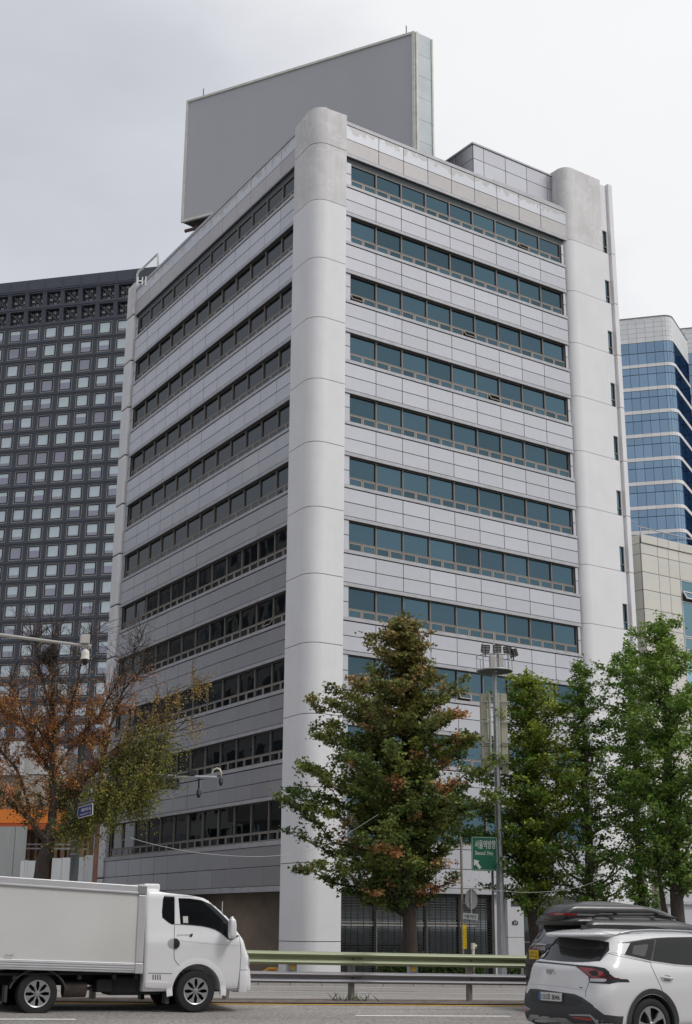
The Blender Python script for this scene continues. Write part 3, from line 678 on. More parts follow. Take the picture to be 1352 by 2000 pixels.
def bars():
    for r in range(-3, NR+1):
        z = ZR-FH*(r-.5)
        if r == -3: zz0, zz1 = ZR+FH*2+1.55, 122.95
        else: zz0, zz1 = z-.42, z+.42
        if r == -3: b_ = MB().box(-44, 60, -1.2, 0, zz0, zz1, 0, T=DP)
        else:
            b_ = MB().box(-44, 60, -1.2, 0, zz0, zz1, 0, T=DP).box(-44, 60, 0.002, .12, z-.09, z+.09, 0, T=DP)
        b_.build('floor_beam', m_dk2, tower)
    for c in range(-8, 21):
        u = ux(c)-BW/2
        MB().box(u-.42, u+.42, -1.2, -.03, -2, 122.5, 0, T=DP).box(u-.06, u+.06, -.03, .10, -2, 122.5, 0, T=DP).build('pier', m_dk2, tower)
bars()
def dwin_meshes():
    f = MB(); a, hgt = 1.42, 1.38
    # light surround, then black frame
    for x0, x1, z0, z1 in ((-a, a, hgt-.16, hgt), (-a, a, -hgt, -hgt+.16), (-a, -a+.16, -hgt+.16, hgt-.16), (a-.16, a, -hgt+.16, hgt-.16)): f.box(x0, x1, .35, .6, z0, z1, 0)
    a2, h2 = 1.26, 1.22
    for x0, x1, z0, z1 in ((-a2, a2, h2-.12, h2), (-a2, a2, -h2, -h2+.22), (-a2, -a2+.12, -h2+.22, h2-.12), (a2-.30, a2, -h2+.22, h2-.12)): f.box(x0, x1, .40, .75, z0, z1, 1)
    fm = f.mesh('window', [m_lite, m_dfr]); ps = []
    x0, x1, z0, z1 = -a2+.12, a2-.30, -h2+.22, h2-.12
    for fr in (1.0, 1.0, .72, .5, .85, .0, .35, 1.0):
        p = MB(); zm_ = z1-(z1-z0)*fr
        if fr > 0: p.add([(x0, .55, zm_), (x1, .55, zm_), (x1, .55, z1), (x0, .55, z1)], [(0, 1, 2, 3)], 0)
        if fr < 1: p.add([(x0, .55, z0), (x1, .55, z0), (x1, .55, zm_), (x0, .55, zm_)], [(0, 1, 2, 3)], 1)
        ps.append(p.mesh('pane', [m_pa, m_pb]))
    return fm, ps
dfm, dps = dwin_meshes(); random.seed(21)
m_truss = mat('roof_truss', (0.07, 0.075, 0.08), .6); m_tbright = mat('sky_gap_pale', (0.42, 0.44, 0.46), .7, var=.3, scale=2)
tm = MB(); q = 1.46
tm.tube([(-q, .9, q), (q, .9, -q)], .20, 4).tube([(-q, 1.0, -q), (q, 1.0, q)], .13, 4).tube([(0, 1.0, -q), (0, 1.0, q)], .06, 4).tube([(-q, .95, .2), (q, .95, .2)], .06, 4)
for k in range(9): x_, z_ = -q+.25+(k % 3)*.95, -q+.25+(k//3)*.95; tm.box(x_, x_+.62, 1.15, 1.16, z_, z_+.42+.1*(k % 2), 1)  # pale boxes paint the bright sky showing between the bracing
trm = tm.mesh('roof_screen_truss', [m_truss, m_tbright])
wfar = MB()
for r in range(-2, 27):
    for c in range(-5, 15):
        zc = ZR-FH*r; pos = DP(Vector((ux(c), .22, zc)))
        if c < -1 or c > 8:
            if r >= 0:
                u = ux(c); wfar.box(u-1.26, u+1.26, -1.1, -.7, zc-1.22, zc+1.22, 0, T=DP); wfar.box(u-1.1, u+1.0, -.69, -.68, zc-1.0, zc+1.1, 1, T=DP)
            continue
        if r < 0:
            o = bpy.data.objects.new('roof_screen_truss', trm); 
            if r == -2: pos.z += .15
        else: o = bpy.data.objects.new('window', dfm)
        C.objects.link(o); o.parent = tower; o.matrix_parent_inverse = parent_world(tower).inverted(); o.location = pos; o.rotation_euler = (0, 0, DRZ)
        if r >= 0:
            p = bpy.data.objects.new('pane', random.choice(dps)); C.objects.link(p); p.parent = o
tag(wfar.build('window', [m_dfr, m_pa], tower), kind='stuff')

# ------------------------------------------------------------------ blue glass tower, right
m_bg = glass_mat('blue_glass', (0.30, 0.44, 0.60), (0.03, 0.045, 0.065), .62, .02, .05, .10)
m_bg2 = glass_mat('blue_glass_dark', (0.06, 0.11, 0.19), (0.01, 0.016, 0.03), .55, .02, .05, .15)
m_bband = mat('white_band', (0.78, 0.77, 0.77), .5, rnd=.04)
m_btile = mat('white_tile_panel', (0.72, 0.73, 0.74), .5, rnd=.04)
m_joint = mat('joint_grey', (0.22, 0.22, 0.23), .7)
BD = 210.0; p0 = at(1292, 616, BD); ZT = p0.z
fd = az(130); sdv = az(28)     # front recedes to the left, side recedes to the right
btower = empty('blue_glass_tower', (p0.x, p0.y, 0), label='blue glass tower with white floor bands and a rounded corner', cat='building')
P0 = Vector((p0.x, p0.y, 0)); bay = 1.31
path = [P0+fd*bay*k for k in range(14, 0, -1)]+[P0]
corner = P0 + (-fd)*1.35; P3 = corner + sdv*1.3
for k in range(1, 6):
    t = k/5; path.append(P0.lerp(corner, t).lerp(corner.lerp(P3, t), t))
NARC = len(path)-1
side = [P3+sdv*1.9*k for k in range(1, 6)]
path += side
def outn(a, c): d = (c-a).normalized(); n = Vector((d.y, -d.x, 0)); return n
def seg_panel(name, a, c, z0, z1, m, parent, off=0.0, th=.12, g=.03):
    n = outn(a, c); d = (c-a).normalized(); L_ = (c-a).length
    b = MB(); b.box(g, L_-g, -th+off, off, z0+g, z1-g, 0, T=lambda v: a+d*v.x+n*v.y+Vector((0, 0, v.z)))
    return b.build(name, m, parent)
core = [p - outn(path[0], path[1])*0 for p in path]
bc = MB(); cc = (P0+fd*9+sdv*8); inner = [p+(cc-p).normalized()*.35 for p in path]; inner += [path[-1]+fd*18, path[0]+sdv*10]
bc.prism(inner, -2, ZT-.3); bc.build('tower_core', m_joint, btower)
FHB = 3.80; zt = ZT
for r in range(5):                      # tiled crown, five courses
    for i in range(len(path)-1):
        seg_panel('crown_tile', path[i], path[i+1], ZT-.18-.81*(r+1), ZT-.18-.81*r, m_btile, btower, g=.018)
for i in range(len(path)-1): seg_panel('coping', path[i], path[i+1], ZT-.16, ZT+.05, m_joint, btower, off=.06, g=0)
zf = ZT-.18-4.05
for fl in range(0, 19):
    dark0 = NARC+0
    if fl == 0: rows = ((zf-1.75, zf), (zf-3.6, zf-1.8)); band = (zf-4.15, zf-3.62)
    else:
        top = zf-4.15-FHB*(fl-1); rows = ((top-1.12, top), (top-3.2, top-1.16)); band = (top-3.8, top-3.22)
    for i in range(len(path)-1):
        vis = True if fl < 11 else False
        for za, zb in rows:
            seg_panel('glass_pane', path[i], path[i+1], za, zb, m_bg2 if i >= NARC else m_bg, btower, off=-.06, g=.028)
        seg_panel('floor_band', path[i], path[i+1], band[0], band[1], m_bband, btower, off=.05, g=.01)
# second wing beyond the recess
q0 = on_plane(1319.6, 643, at(1319.6, 643, 222), fd.cross(Vector((0, 0, 1)))); Q0 = Vector((q0.x, q0.y, 0))
wing = empty('glass_wing', (q0.x, q0.y, 0), label='second wing of the blue glass tower, cut by the right edge', cat='building')
wp = [Q0+sdv*(-.0)+Vector((0, 0, 0))]+[Q0-fd*1.36*k for k in range(1, 12)]
ZW = q0.z
wc = [p+(-outn(wp[0], wp[1]))*.3 for p in wp]; MB().prism(wc+[wc[-1]+sdv*20, wc[0]+sdv*20], -2, ZW-.3).build('tower_core', m_joint, wing)
for i in range(len(wp)-1):
    for r in range(5): seg_panel('crown_tile', wp[i], wp[i+1], ZW-.18-.86*(r+1), ZW-.18-.86*r, m_btile, wing, g=.018)
    seg_panel('coping', wp[i], wp[i+1], ZW-.16, ZW+.05, m_joint, wing, off=.06, g=0)
    zz = ZW-.18-4.3
    for k in range(34):
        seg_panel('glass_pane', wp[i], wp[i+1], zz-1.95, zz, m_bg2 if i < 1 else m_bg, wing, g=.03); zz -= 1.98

# ------------------------------------------------------------------ beige panelled building, right
BGX, BGY = 22.47, 0.0
ry = lambda py, px=1250: on_plane(px, py, Vector((0, BGY, 0)), Vector((0, 1, 0)))
zr = [on_plane(1250+(y-1043)*.05, y, Vector((0, BGY, 0)), Vector((0, 1, 0))).z for y in (1043, 1060, 1080.5, 1116, 1151, 1188, 1224, 1261)]
m_beige = acm_mat('beige_panel', (0.60, 0.585, 0.53), .05, .55, .55, (0.60, 0.59, 0.56))
m_bjoint = mat('beige_joint', (0.10, 0.095, 0.085), .8)
bg = empty('beige_building', (BGX+6, 6, gz_walk(28, 6)), label='beige panelled building beside the office block, behind the trees', cat='building')
MB().box(BGX+.05, BGX+22, BGY+.05, BGY+16, -2, zr[0]-.1).build('backing', m_bjoint, bg)
XJ = [BGX, 23.83, 24.72, 25.62]+[25.62+1.9*k for k in range(1, 6)]
lows = [zr[-1]-1.12*k for k in range(1, 14)]
zz = zr+lows
def bpan(u0, u1, z0, z1, nm='facade_panel', o=0.035):
    me = panel_mesh(u1-u0-.03, z1-z0-.03, m_beige, .05); ob = bpy.data.objects.new(nm, me); C.objects.link(ob); ob.parent = bg; ob.matrix_parent_inverse = parent_world(bg).inverted()
    ob.location = ((u0+u1)/2, BGY-o+.05, (z0+z1)/2); return ob
for r in range(len(zz)-1):
    for i in range(len(XJ)-1):
        if 3 <= r and i >= 3: continue
        o = bpan(XJ[i], XJ[i+1], zz[r+1], zz[r], o=.10 if r == 0 else .035)
    for q in range(2):
        w = 1.45; me = panel_mesh(w-.03, zz[r]-zz[r+1]-.03, m_beige, .05); ob = bpy.data.objects.new('side_panel', me); C.objects.link(ob); ob.parent = bg; ob.matrix_parent_inverse = parent_world(bg).inverted()
        ob.location = (BGX+.05, BGY+.05+w*(q+.5), (zz[r]+zz[r+1])/2); ob.rotation_euler = (0, 0, -math.pi/2)
m_bgl = glass_mat('beige_building_glass', (0.25, 0.42, 0.50), (0.02, 0.03, 0.035), .5, .02, .05)
alum = mat('white_aluminium', (0.55, 0.56, 0.57), .4, .4)
zt = zz[3]; x = 25.66
for k in range(5):
    x0, x1 = x+1.9*k, x+1.9*(k+1)
    for f_ in range(5):
        z1 = zt-3.4*f_; z0 = z1-3.36
        fr = MB().box(x0, x0+.06, BGY-.02, BGY+.1, z0, z1).box(x1-.06, x1, BGY-.02, BGY+.1, z0, z1).box(x0+.06, x1-.06, BGY-.02, BGY+.1, z1-.06, z1).box(x0+.06, x1-.06, BGY-.02, BGY+.1, z0, z0+.06).box(x0+.06, x1-.06, BGY-.02, BGY+.1, z1-1.32, z1-1.26)
        W = fr.build('window', alum, bg)
        for za, zb in ((z0+.06, z1-1.32), (z1-.66, z1-.06)):
            MB().add([(x0+.06, BGY+.03, za), (x1-.06, BGY+.03, za), (x1-.06, BGY+.03, zb), (x0+.06, BGY+.03, zb)], [(0, 1, 2, 3)]).build('pane', m_bgl, W)
        v = MB().box(-.85, .85, -.03, .02, -.07, 0).box(-.85, .85, -.03, .02, -.56, -.49).box(-.85, -.78, -.03, .02, -.49, -.07).box(.78, .85, -.03, .02, -.49, -.07).add([(-.78, 0, -.49), (.78, 0, -.49), (.78, 0, -.07), (-.78, 0, -.07)], [(0, 1, 2, 3)], 1)
        ov = link('vent_window', v.mesh('vent_window', [alum, m_bgl]), W, world=False); ov.location = ((x0+x1)/2-bg.location.x*0, BGY-.04, z1-.68); ov.matrix_parent_inverse = parent_world(W).inverted()
        if (k, f_) in ((0, 0), (1, 2)): ov.rotation_euler = (-.5, 0, 0)
# roof edge rail
rl = MB(); za = zr[0]
rl.tube([(BGX+.1, BGY+.3, za+.55), (BGX+22, BGY+.3, za+.55)], .035, 6).tube([(BGX-.9, BGY+1.2, za+1.25), (BGX+.1, BGY+.3, za+.75)], .03, 6)
for k in range(12): rl.tube([(BGX+.4+1.9*k, BGY+.3, za-.1), (BGX+.4+1.9*k, BGY+.3, za+.55)], .03, 6)
rl.build('roof_rail', m_trim, bg)
# ground floor of the beige building: pale wall, band, small window
m_pale = mat('pale_wall', (0.46, 0.47, 0.49), .7, var=.08, scale=.8)
MB().box(BGX+.02, BGX+22, BGY-.10, BGY-.02, -2, 5.4).build('ground_floor_wall', m_pale, bg)
MB().box(BGX, BGX+8, BGY-.28, BGY-.102, 2.85, 3.0).build('ledge', m_trim, bg)
a_ = on_plane(1292, 1772, Vector((0, -.1, 0)), Vector((0, 1, 0))); c_ = on_plane(1303, 1793, Vector((0, -.1, 0)), Vector((0, 1, 0))); e_ = on_plane(1316, 1793, Vector((0, -.1, 0)), Vector((0, 1, 0)))
MB().box(a_.x, c_.x, -.14, -.101, c_.z, a_.z).build('window_opening', m_dark, bg)
MB().box(c_.x+.05, e_.x, -.16, -.101, c_.z, a_.z-.05).build('shutter', m_trim, bg, bevel=.03)
a_ = on_plane(1274, 1742, Vector((0, -.15, 0)), Vector((0, 1, 0))); c_ = on_plane(1287, 1800, Vector((0, -.15, 0)), Vector((0, 1, 0)))
MB().box(21.6, BGX-.02, .3, .6, -1.5, 4.4).build('alley_wall', mat('alley_render', (0.20, 0.175, 0.15), .8, var=.15), bg)
a_ = on_plane(1241, 1766, Vector((0, -.6, 0)), Vector((0, 1, 0))); c_ = on_plane(1264, 1777, Vector((0, -.6, 0)), Vector((0, 1, 0)))
ps = empty('parking_sign', (((a_.x+c_.x)/2), -.6, gz_walk(a_.x, -.6)), label='small blue sign at the foot of the office block, above the black car', cat='sign')
MB().box(a_.x, c_.x, -.63, -.6, c_.z-.4, a_.z).build('plate', mat('blue_sign', (0.02, 0.10, 0.28), .4), ps)
MB().tube([((a_.x+c_.x)/2, -.58, -1), ((a_.x+c_.x)/2, -.58, a_.z)], .03, 6).build('post', m_steel, ps)

at0 = at; at = vat
# ------------------------------------------------------------------ low buildings on the left, behind the autumn tree
LDp = 64.0
def LP(px, py, d=LDp): return at(px, py, d)
def facing(name, px0, px1, py0, py1, d, m, parent, th=.3, depth_add=0.0):
    """upright slab facing the street at depth d"""
    a = at(px0, py1, d); c = at(px1, py1, d); zt_ = at((px0+px1)/2, py0, d).z; zb_ = min(a.z, c.z) if py1 < 1790 else gz_walk(a.x, a.y)-.3
    a = Vector((a.x, a.y, 0)); c = Vector((c.x, c.y, 0)); n = outn(a, c)
    b = MB(); L_ = (c-a).length; dd = (c-a).normalized(); b.box(0, L_, -th, 0, zb_, zt_, 0, T=lambda v: a+dd*v.x+n*v.y+Vector((0, 0, v.z)))
    return b.build(name, m, parent)
lb = at(40, 1800, 66); lowb = empty('low_white_building', (lb.x, lb.y, gz_walk(lb.x, lb.y)), label='low white shop building with orange awning behind the bare autumn tree', cat='building')
m_wf = mat('white_facade', (0.58, 0.58, 0.58), .7, var=.06, scale=.6)
m_cream = mat('cream_facade', (0.42, 0.39, 0.33), .7, var=.15, scale=.9)
m_brn = mat('brown_facade', (0.20, 0.13, 0.09), .7, var=.3, scale=1.3, stretch=(3, 3, .3))
facing('upper_wall', -160, 46, 1447, 1512, 66, m_wf, lowb, 6)
facing('upper_wall', 46, 128, 1462, 1512, 67, m_wf, lowb, 5)
facing('middle_wall', -160, 128, 1514, 1574, 66.4, m_cream, lowb, 5)
facing('awning', -160, 122, 1580, 1606, 65, mat('orange_awning', (0.75, 0.22, 0.03), .6, var=.05), lowb, 1.2)
facing('awning_lip', -160, 126, 1608, 1618, 64.9, mat('dark_orange', (0.45, 0.09, 0.02), .6), lowb, 1.1)
facing('fascia_board', -160, 126, 1572, 1579, 65.2, m_brn, lowb, 1.2)
facing('back_wall', -160, 172, 1600, 1830, 67, m_brn, lowb, .4)
for k in range(10):
    x = 42+13*k; facing('facade_rib', x, x+4+(k % 3)*2, 1620, 1830, 66.5, mat('timber_rib', (0.30, 0.20, 0.13), .7, var=.2) if k == 0 else MATS['timber_rib'], lowb, .3)
facing('dark_opening', 32, 41, 1615, 1685, 66.3, m_dark, lowb, .2)
facing('scaffold_tube', 36, 170, 1656, 1658.5, 65.8, m_steel, lowb, .06)
facing('scaffold_tube', 36, 165, 1648, 1650, 65.8, m_steel, lowb, .06)
facing('signboard', 2, 30, 1535, 1560, 65.9, mat('painted_sign', (0.55, 0.22, 0.10), .6, var=.6, scale=3, var2=(0.5, 0.35, 0.15)), lowb, .1)
for x0, x1 in ((-160, -60), (-59, 14), (15, 37)): facing('grey_board', x0, x1, 1614, 1830, 63, mat('grey_board', (0.30, 0.31, 0.31), .7, var=.08, scale=2, stretch=(6, 6, .4)) if x0 == -160 else MATS['grey_board'], lowb, .15)
hd = at(110, 1800, 61); hoard = empty('white_hoarding', (hd.x, hd.y, gz_walk(hd.x, hd.y)), label='white hoarding of tall metal sheets behind the autumn tree and pole', cat='fence')
m_hoard = mat('white_sheet', (0.50, 0.51, 0.52), .6, var=.07, scale=1.5, stretch=(5, 5, .3), rnd=.05)
for i, (x0, x1, yt) in enumerate(((30, 38, 1681), (38.5, 44, 1680), (44.5, 62, 1681), (62.5, 80, 1680), (92, 112, 1676), (112.5, 130, 1675), (140, 156, 1674), (156.5, 172, 1670))):
    facing('metal_sheet', x0, x1, yt, 1830, 61, m_hoard, hoard, .06)
st_ = at(192, 1800, 63); col = empty('rusty_column', (st_.x, st_.y, gz_walk(st_.x, st_.y)), label='rust brown upright column between hoarding and office block', cat='post')
facing('shaft', 174.5, 181, 1440, 1830, 60.5, mat('rust_paint', (0.16, 0.075, 0.05), .7, var=.25, scale=2), col, .3)
facing('side_pipe', 172.5, 174, 1440, 1830, 60.6, m_steel, col, .08)
# unseen block added to darken the left face and be mirrored in it
ob_ = empty('added_grey_block', (-36, 62, -.4), label='unseen plain grey office block added across the side street for the left face to mirror', cat='building')
m_gb = mat('added_block_wall', (0.20, 0.19, 0.18), .7, var=.1, scale=.3)
MB().box(-52, -22, 34, 92, -2, 40).build('wall', m_gb, ob_)
gbw = MB()
for f_ in range(11):
    for k in range(17): gbw.box(-21.99, -21.93, 35.0+k*3.3, 37.0+k*3.3, 2+f_*3.3, 3.8+f_*3.3)
tag(gbw.build('window', m_glass, ob_), kind='stuff')

# unseen buildings added behind the camera to darken what the lower facades mirror
m_opp = [mat('opposite_stone', (0.16, 0.15, 0.14), .8, var=.1, scale=.2), mat('opposite_brick', (0.13, 0.085, 0.07), .8, var=.15, scale=.4), mat('opposite_concrete', (0.20, 0.20, 0.20), .8, var=.1, scale=.2)]
for k, (s0, s1, h_, lab) in enumerate(((-62, -34, 20, 'unseen grey stone building added across the avenue, behind the viewer at far left'), (-32, -6, 24, 'unseen brown brick building added across the avenue, behind the viewer'), (-4, 24, 17, 'unseen pale concrete building added across the avenue, behind the viewer'), (26, 50, 22, 'unseen dark stone building added across the avenue, behind the viewer at right'), (52, 84, 25, 'unseen brick corner building added across the avenue, farthest right behind the viewer'))):
    P_ = [P_st(s0, -40), P_st(s1, -40), P_st(s1, -58), P_st(s0, -58)]
    e_ = empty('added_avenue_building', (P_[0]+P_[2])/2, label=lab, cat='building')
    MB().prism(P_[::-1], -2, h_).build('wall', m_opp[k % 3], e_)
    wb = MB()
    for f_ in range(int(h_/3.4)):
        u = s0+1.5
        while u < s1-2.2: wb.box(u, u+1.5, -39.99, -39.9, 1.6+f_*3.4, 3.3+f_*3.4, 0, T=lambda v: Vector((O2.x+RT.x*v.x+RN.x*v.y, O2.y+RT.y*v.x+RN.y*v.y, v.z))); u += 2.9
    tag(wb.build('window', m_glass, e_), kind='stuff')
# ------------------------------------------------------------------ guardrail on the median
m_railg = mat('guardrail_green_grey', (0.30, 0.335, 0.215), .5, .2, var=.10, scale=3, rvar=.08, stretch=(.3, 1, 1))
m_railv = mat('guardrail_grey', (0.27, 0.265, 0.285), .5, .25, var=.12, scale=3, rvar=.08, stretch=(.3, 1, 1))
m_post = mat('post_grey', (0.24, 0.235, 0.215), .6, .2, var=.15, scale=7)
gr = empty('guardrail', P_st(0, 0), rz=D2R(RAZ), label='double-beam steel guardrail along the median of the road', cat='guardrail')
s1 = st(*at(917, 1949, 25.9).xy[:2])[0]
# exact spacing: post seen at x=917 on the same line
def s_at_px(px):
    lo, hi = -20.0, 30.0
    for _ in range(50):
        mid = (lo+hi)/2; p = P_st(mid, 0, 0)-CAM; x = CX0+FPX*p.dot(RGT)/p.dot(FWD)
        if x < px: lo = mid
        else: hi = mid
    return lo
SP = s_at_px(917)-s_at_px(686); S0 = s_at_px(686)
def wprof(z0, z1, dpt=.085):
    h = z1-z0
    return [(-.012, z0), (-.025, z0+h*.02), (-dpt*.95, z0+h*.12), (-dpt*1.05, z0+h*.19), (-dpt*.95, z0+h*.27), (-.015, z0+h*.40), (-.015, z0+h*.62), (-dpt*.95, z0+h*.73), (-dpt*1.05, z0+h*.81), (-dpt*.95, z0+h*.89), (-.025, z0+h*.98), (-.012, z1)]
for (z0, z1, m) in ((.63, .855, m_railg), (.315, .505, m_railv)):
    k = -9
    while k < 14:
        sa, sb = S0+SP*k*2-.16, S0+SP*(k+1)*2+.16
        b = MB(); pr = wprof(z0, z1); n = 9; off = -.075-(.008 if k % 2 else 0)
        for j in range(n):
            s = sa+(sb-sa)*j/(n-1)
            for (t, z) in pr: b.v.append(tuple(P_st(s, t+off, z)))
        L_ = len(pr)
        for j in range(n-1):
            for i in range(L_-1): b.f.append((j*L_+i, j*L_+i+1, (j+1)*L_+i+1, (j+1)*L_+i)); b.m.append(0)
        o = b.build('rail_beam', m, gr, ang=50)
        sol = o.modifiers.new('thickness', 'SOLIDIFY'); sol.thickness = .004; sol.offset = 1
        k += 1
m_refl = mat('yellow_reflector', (0.65, 0.40, 0.03), .3)
for k in range(-18, 27):
    s = S0+SP*k; c = P_st(s, 0, 0)
    b = MB(); b.tube([P_st(s, 0, -.2), P_st(s, 0, .80)], .062, 14); b.build('post', m_post, gr, smooth=False, ang=40)
    b = MB()
    for zz_ in (.74, .41):
        for q in (-.0,): b.tube([P_st(s+q, -.10, zz_), P_st(s+q, -.115, zz_)], .016, 8)
    b.build('bolt', m_dark, gr)
    sm = s+SP*.5+.03
    b = MB(); b.box(-.085, .085, -.06, .06, .40, .74, 0, T=lambda v: P_st(sm+v.x, v.y, v.z)); bk_ = b.build('spacer_block', m_steel, gr)
    b = MB(); b.tube([P_st(sm, -.061, .575), P_st(sm, -.070, .575)], .045, 12); b.build('reflector', m_refl, bk_)

# ------------------------------------------------------------------ trees
m_bark = mat('bark', (0.055, 0.043, 0.036), .9, var=.35, scale=5, bump=.9, stretch=(3, 3, .6))
def leaf_mat(name, trans=.3):
    m = bpy.data.materials.new(name); m.use_nodes = True; nt = m.node_tree; N, L = nt.nodes, nt.links; b = N['Principled BSDF']
    a = N.new('ShaderNodeAttribute'); a.attribute_name = 'leafcol'; L.new(a.outputs['Color'], b.inputs['Base Color']); b.inputs['Roughness'].default_value = .55; b.inputs['Specular IOR Level'].default_value = .35
    tr = N.new('ShaderNodeBsdfTranslucent'); L.new(a.outputs['Color'], tr.inputs[0]); mxs = N.new('ShaderNodeMixShader'); mxs.inputs[0].default_value = trans
    L.new(b.outputs[0], mxs.inputs[1]); L.new(tr.outputs[0], mxs.inputs[2]); L.new(mxs.outputs[0], N['Material Output'].inputs[0]); return m
m_leaf = leaf_mat('leaf', .32)
def leaves_mesh(name, cen, col, size, rng, updown=.5, parent=None, stuff=True):
    n = len(cen)
    nrm = rng.normal(size=(n, 3)); nrm[:, 2] = np.abs(nrm[:, 2])+updown; nrm /= np.linalg.norm(nrm, axis=1)[:, None]
    t = rng.normal(size=(n, 3)); t -= nrm*(t*nrm).sum(1)[:, None]; t /= np.linalg.norm(t, axis=1)[:, None]; bt = np.cross(nrm, t)
    sz = (size*rng.uniform(.65, 1.25, n))[:, None]
    # fan-shaped leaf: narrow at the stalk, wide at the rim, lightly folded
    base = cen - t*sz*.55; r1 = cen+t*sz*.45+bt*sz*.62-nrm*sz*.10; r2 = cen+t*sz*.58+nrm*sz*.12; r3 = cen+t*sz*.45-bt*sz*.62-nrm*sz*.10
    V = np.stack([base, r1, r2, r3], 1).reshape(-1, 3)
    me = bpy.data.meshes.new(name); me.vertices.add(4*n); me.vertices.foreach_set('co', V.astype(np.float32).ravel())
    me.loops.add(4*n); me.loops.foreach_set('vertex_index', np.arange(4*n, dtype=np.int32)); me.polygons.add(n)
    me.polygons.foreach_set('loop_start', np.arange(0, 4*n, 4, dtype=np.int32)); me.update()
    ca = me.color_attributes.new('leafcol', 'FLOAT_COLOR', 'POINT'); cc = np.ones((n, 4, 4), np.float32); cc[:, :, :3] = col[:, None, :]; ca.data.foreach_set('color', cc.ravel())
    me.materials.append(m_leaf); o = link(name, me, parent, world=True)
    if stuff: tag(o, kind='stuff')
    return o
def jitter_path(a, c, n, amp, rng, sag=0.0):
    a, c = Vector(a), Vector(c); L_ = (c-a).length; pts = []
    for i in range(n+1):
        t = i/n; w = math.sin(math.pi*t) if i < n else .3
        p = a.lerp(c, t)+Vector(rng.normal(size=3))*amp*L_*w+Vector((0, 0, sag*L_*math.sin(math.pi*t))); pts.append(p)
    pts[0] = a; return pts
VR = Vector((RGT.x, RGT.y, 0)).normalized()
def lerp_prof(prof, z):
    for (z0, a0), (z1, a1) in zip(prof, prof[1:]):
        if z <= z1: return a0+(a1-a0)*max(0, (z-z0))/(z1-z0)
    return prof[-1][1]
def make_tree(label, foot_pt, H, profL, profR, seed, tr=.24, nlimb=46, clump=46, lsize=.085, colf=None, lean=(0, 0), depthf=.85, up=1.0, first=.22, gap=.0, spread=.26, rs=1.0, name='street_tree', trunks=None):
    rng = np.random.default_rng(seed)
    root = empty(name, foot_pt, label=label, cat='tree', group='ginkgo trees along the pavement')
    F = Vector(foot_pt); wood = MB(); cents, cols = [], []
    tp = []
    for i in range(11):
        t = i/10; tp.append(F+Vector((lean[0]*t*H+rng.normal()*.05*(i > 0), lean[1]*t*H+rng.normal()*.05*(i > 0), H*.98*t-.15*(i == 0))))
    wood.tube(tp, [tr*(1.25 if i == 0 else 1)*(1-.92*i/10)**.85+.012 for i in range(11)], 12)
    if trunks:
        for (dx, h2, r2) in trunks:
            a = F+Vector((0, 0, -.1)); e = F+VR*dx+Vector((0, 0, h2)); wood.tube([a+VR*.12*np.sign(dx), F+VR*dx*.5+Vector((0, 0, h2*.25)), F+VR*dx*.75+Vector((0, 0, h2*.6)), e], [r2, r2*.8, r2*.5, .03], 10)
    for k in range(nlimb):
        t = first+(1-first)*((k+.5)/nlimb)**.95*.97; z = t*H*.96
        a = k*2.399963+rng.uniform(-.4, .4); dr = Vector((math.cos(a), math.sin(a), 0)); side = dr.dot(VR)
        zt_ = z+0
        R_ = lerp_prof(profR, z) if side > 0 else lerp_prof(profL, z); R_ = rs*R_*(abs(side)+(1-abs(side))*depthf)*(rng.uniform(.35,.75) if rng.random() < .33 else rng.uniform(.85,1.12))
        if rng.random() < gap: continue
        i = min(9, int(t*10)); p0 = tp[i].lerp(tp[i+1], t*10-i) - Vector((0, 0, R_*up*.55))
        if p0.z < F.z+first*H*.7: p0.z = F.z+first*H*.7
        # keep the start on the trunk
        tt = max(0, min(.999, (p0.z-F.z)/(H*.96))); i = int(tt*10); p0 = tp[i].lerp(tp[i+1], tt*10-i)
        p1 = Vector((tp[min(10, i+1)].x, tp[min(10, i+1)].y, F.z+z))+dr*R_+Vector((0, 0, rng.uniform(-.05, .35)*R_))
        pts = jitter_path(p0, p1, 6, .045, rng, .06); rl_ = max(.018, tr*.34*(1-t)*min(1.0, R_/2)+.012)
        wood.tube(pts, [rl_*(1-.85*j/6) for j in range(7)], 6, caps=False)
        L_ = (p1-p0).length
        tips = [(pts[j], pts[j+1]) for j in range(1, 6)]
        nc = max(4, int(L_*3.4))
        for q in range(nc):
            f = .14+.86*(q+rng.random()*.6)/nc; j = min(5, int(f*6)); pc = pts[j].lerp(pts[j+1], f*6-j)
            tw = Vector(rng.normal(size=3)); tw.z = abs(tw.z)*.5+.1; tw = tw.normalized()*rng.uniform(.15, .85)*(1.15-.5*f)*min(1.0, R_/1.8+.3)
            if rng.random() < .6: wood.tube([pc, pc+tw], [.012, .005], 4, caps=False)
            # a leafy shoot: leaves strung along the twig
            nl = int(clump*rng.uniform(.6, 1.3)); u = rng.random(nl)
            base = np.array(pc)[None]+np.array(tw)[None]*u[:, None]*1.15+rng.normal(size=(nl, 3))*spread*.5*np.array([1, 1, .6])
            cents.append(base); cols.append(colf(np.array(pc+tw), nl, rng, F, H))
    # crown tip
    nl = clump*5; zz_ = rng.random(nl); top = tp[-1]
    cents.append(np.array(tp[-2])[None]*(1-zz_[:, None])+np.array(top)[None]*zz_[:, None]+rng.normal(size=(nl, 3))*np.array([.12, .12, .1])); cols.append(colf(np.array(top), nl, rng, F, H))
    wood.build('trunk', m_bark, root, ang=60)
    cen = np.concatenate(cents); col = np.concatenate(cols)
    leaves_mesh('crown', cen, col, lsize, rng, parent=root)
    return root
def mixcol(a, c, f): return np.array(a)*(1-f)+np.array(c)*f
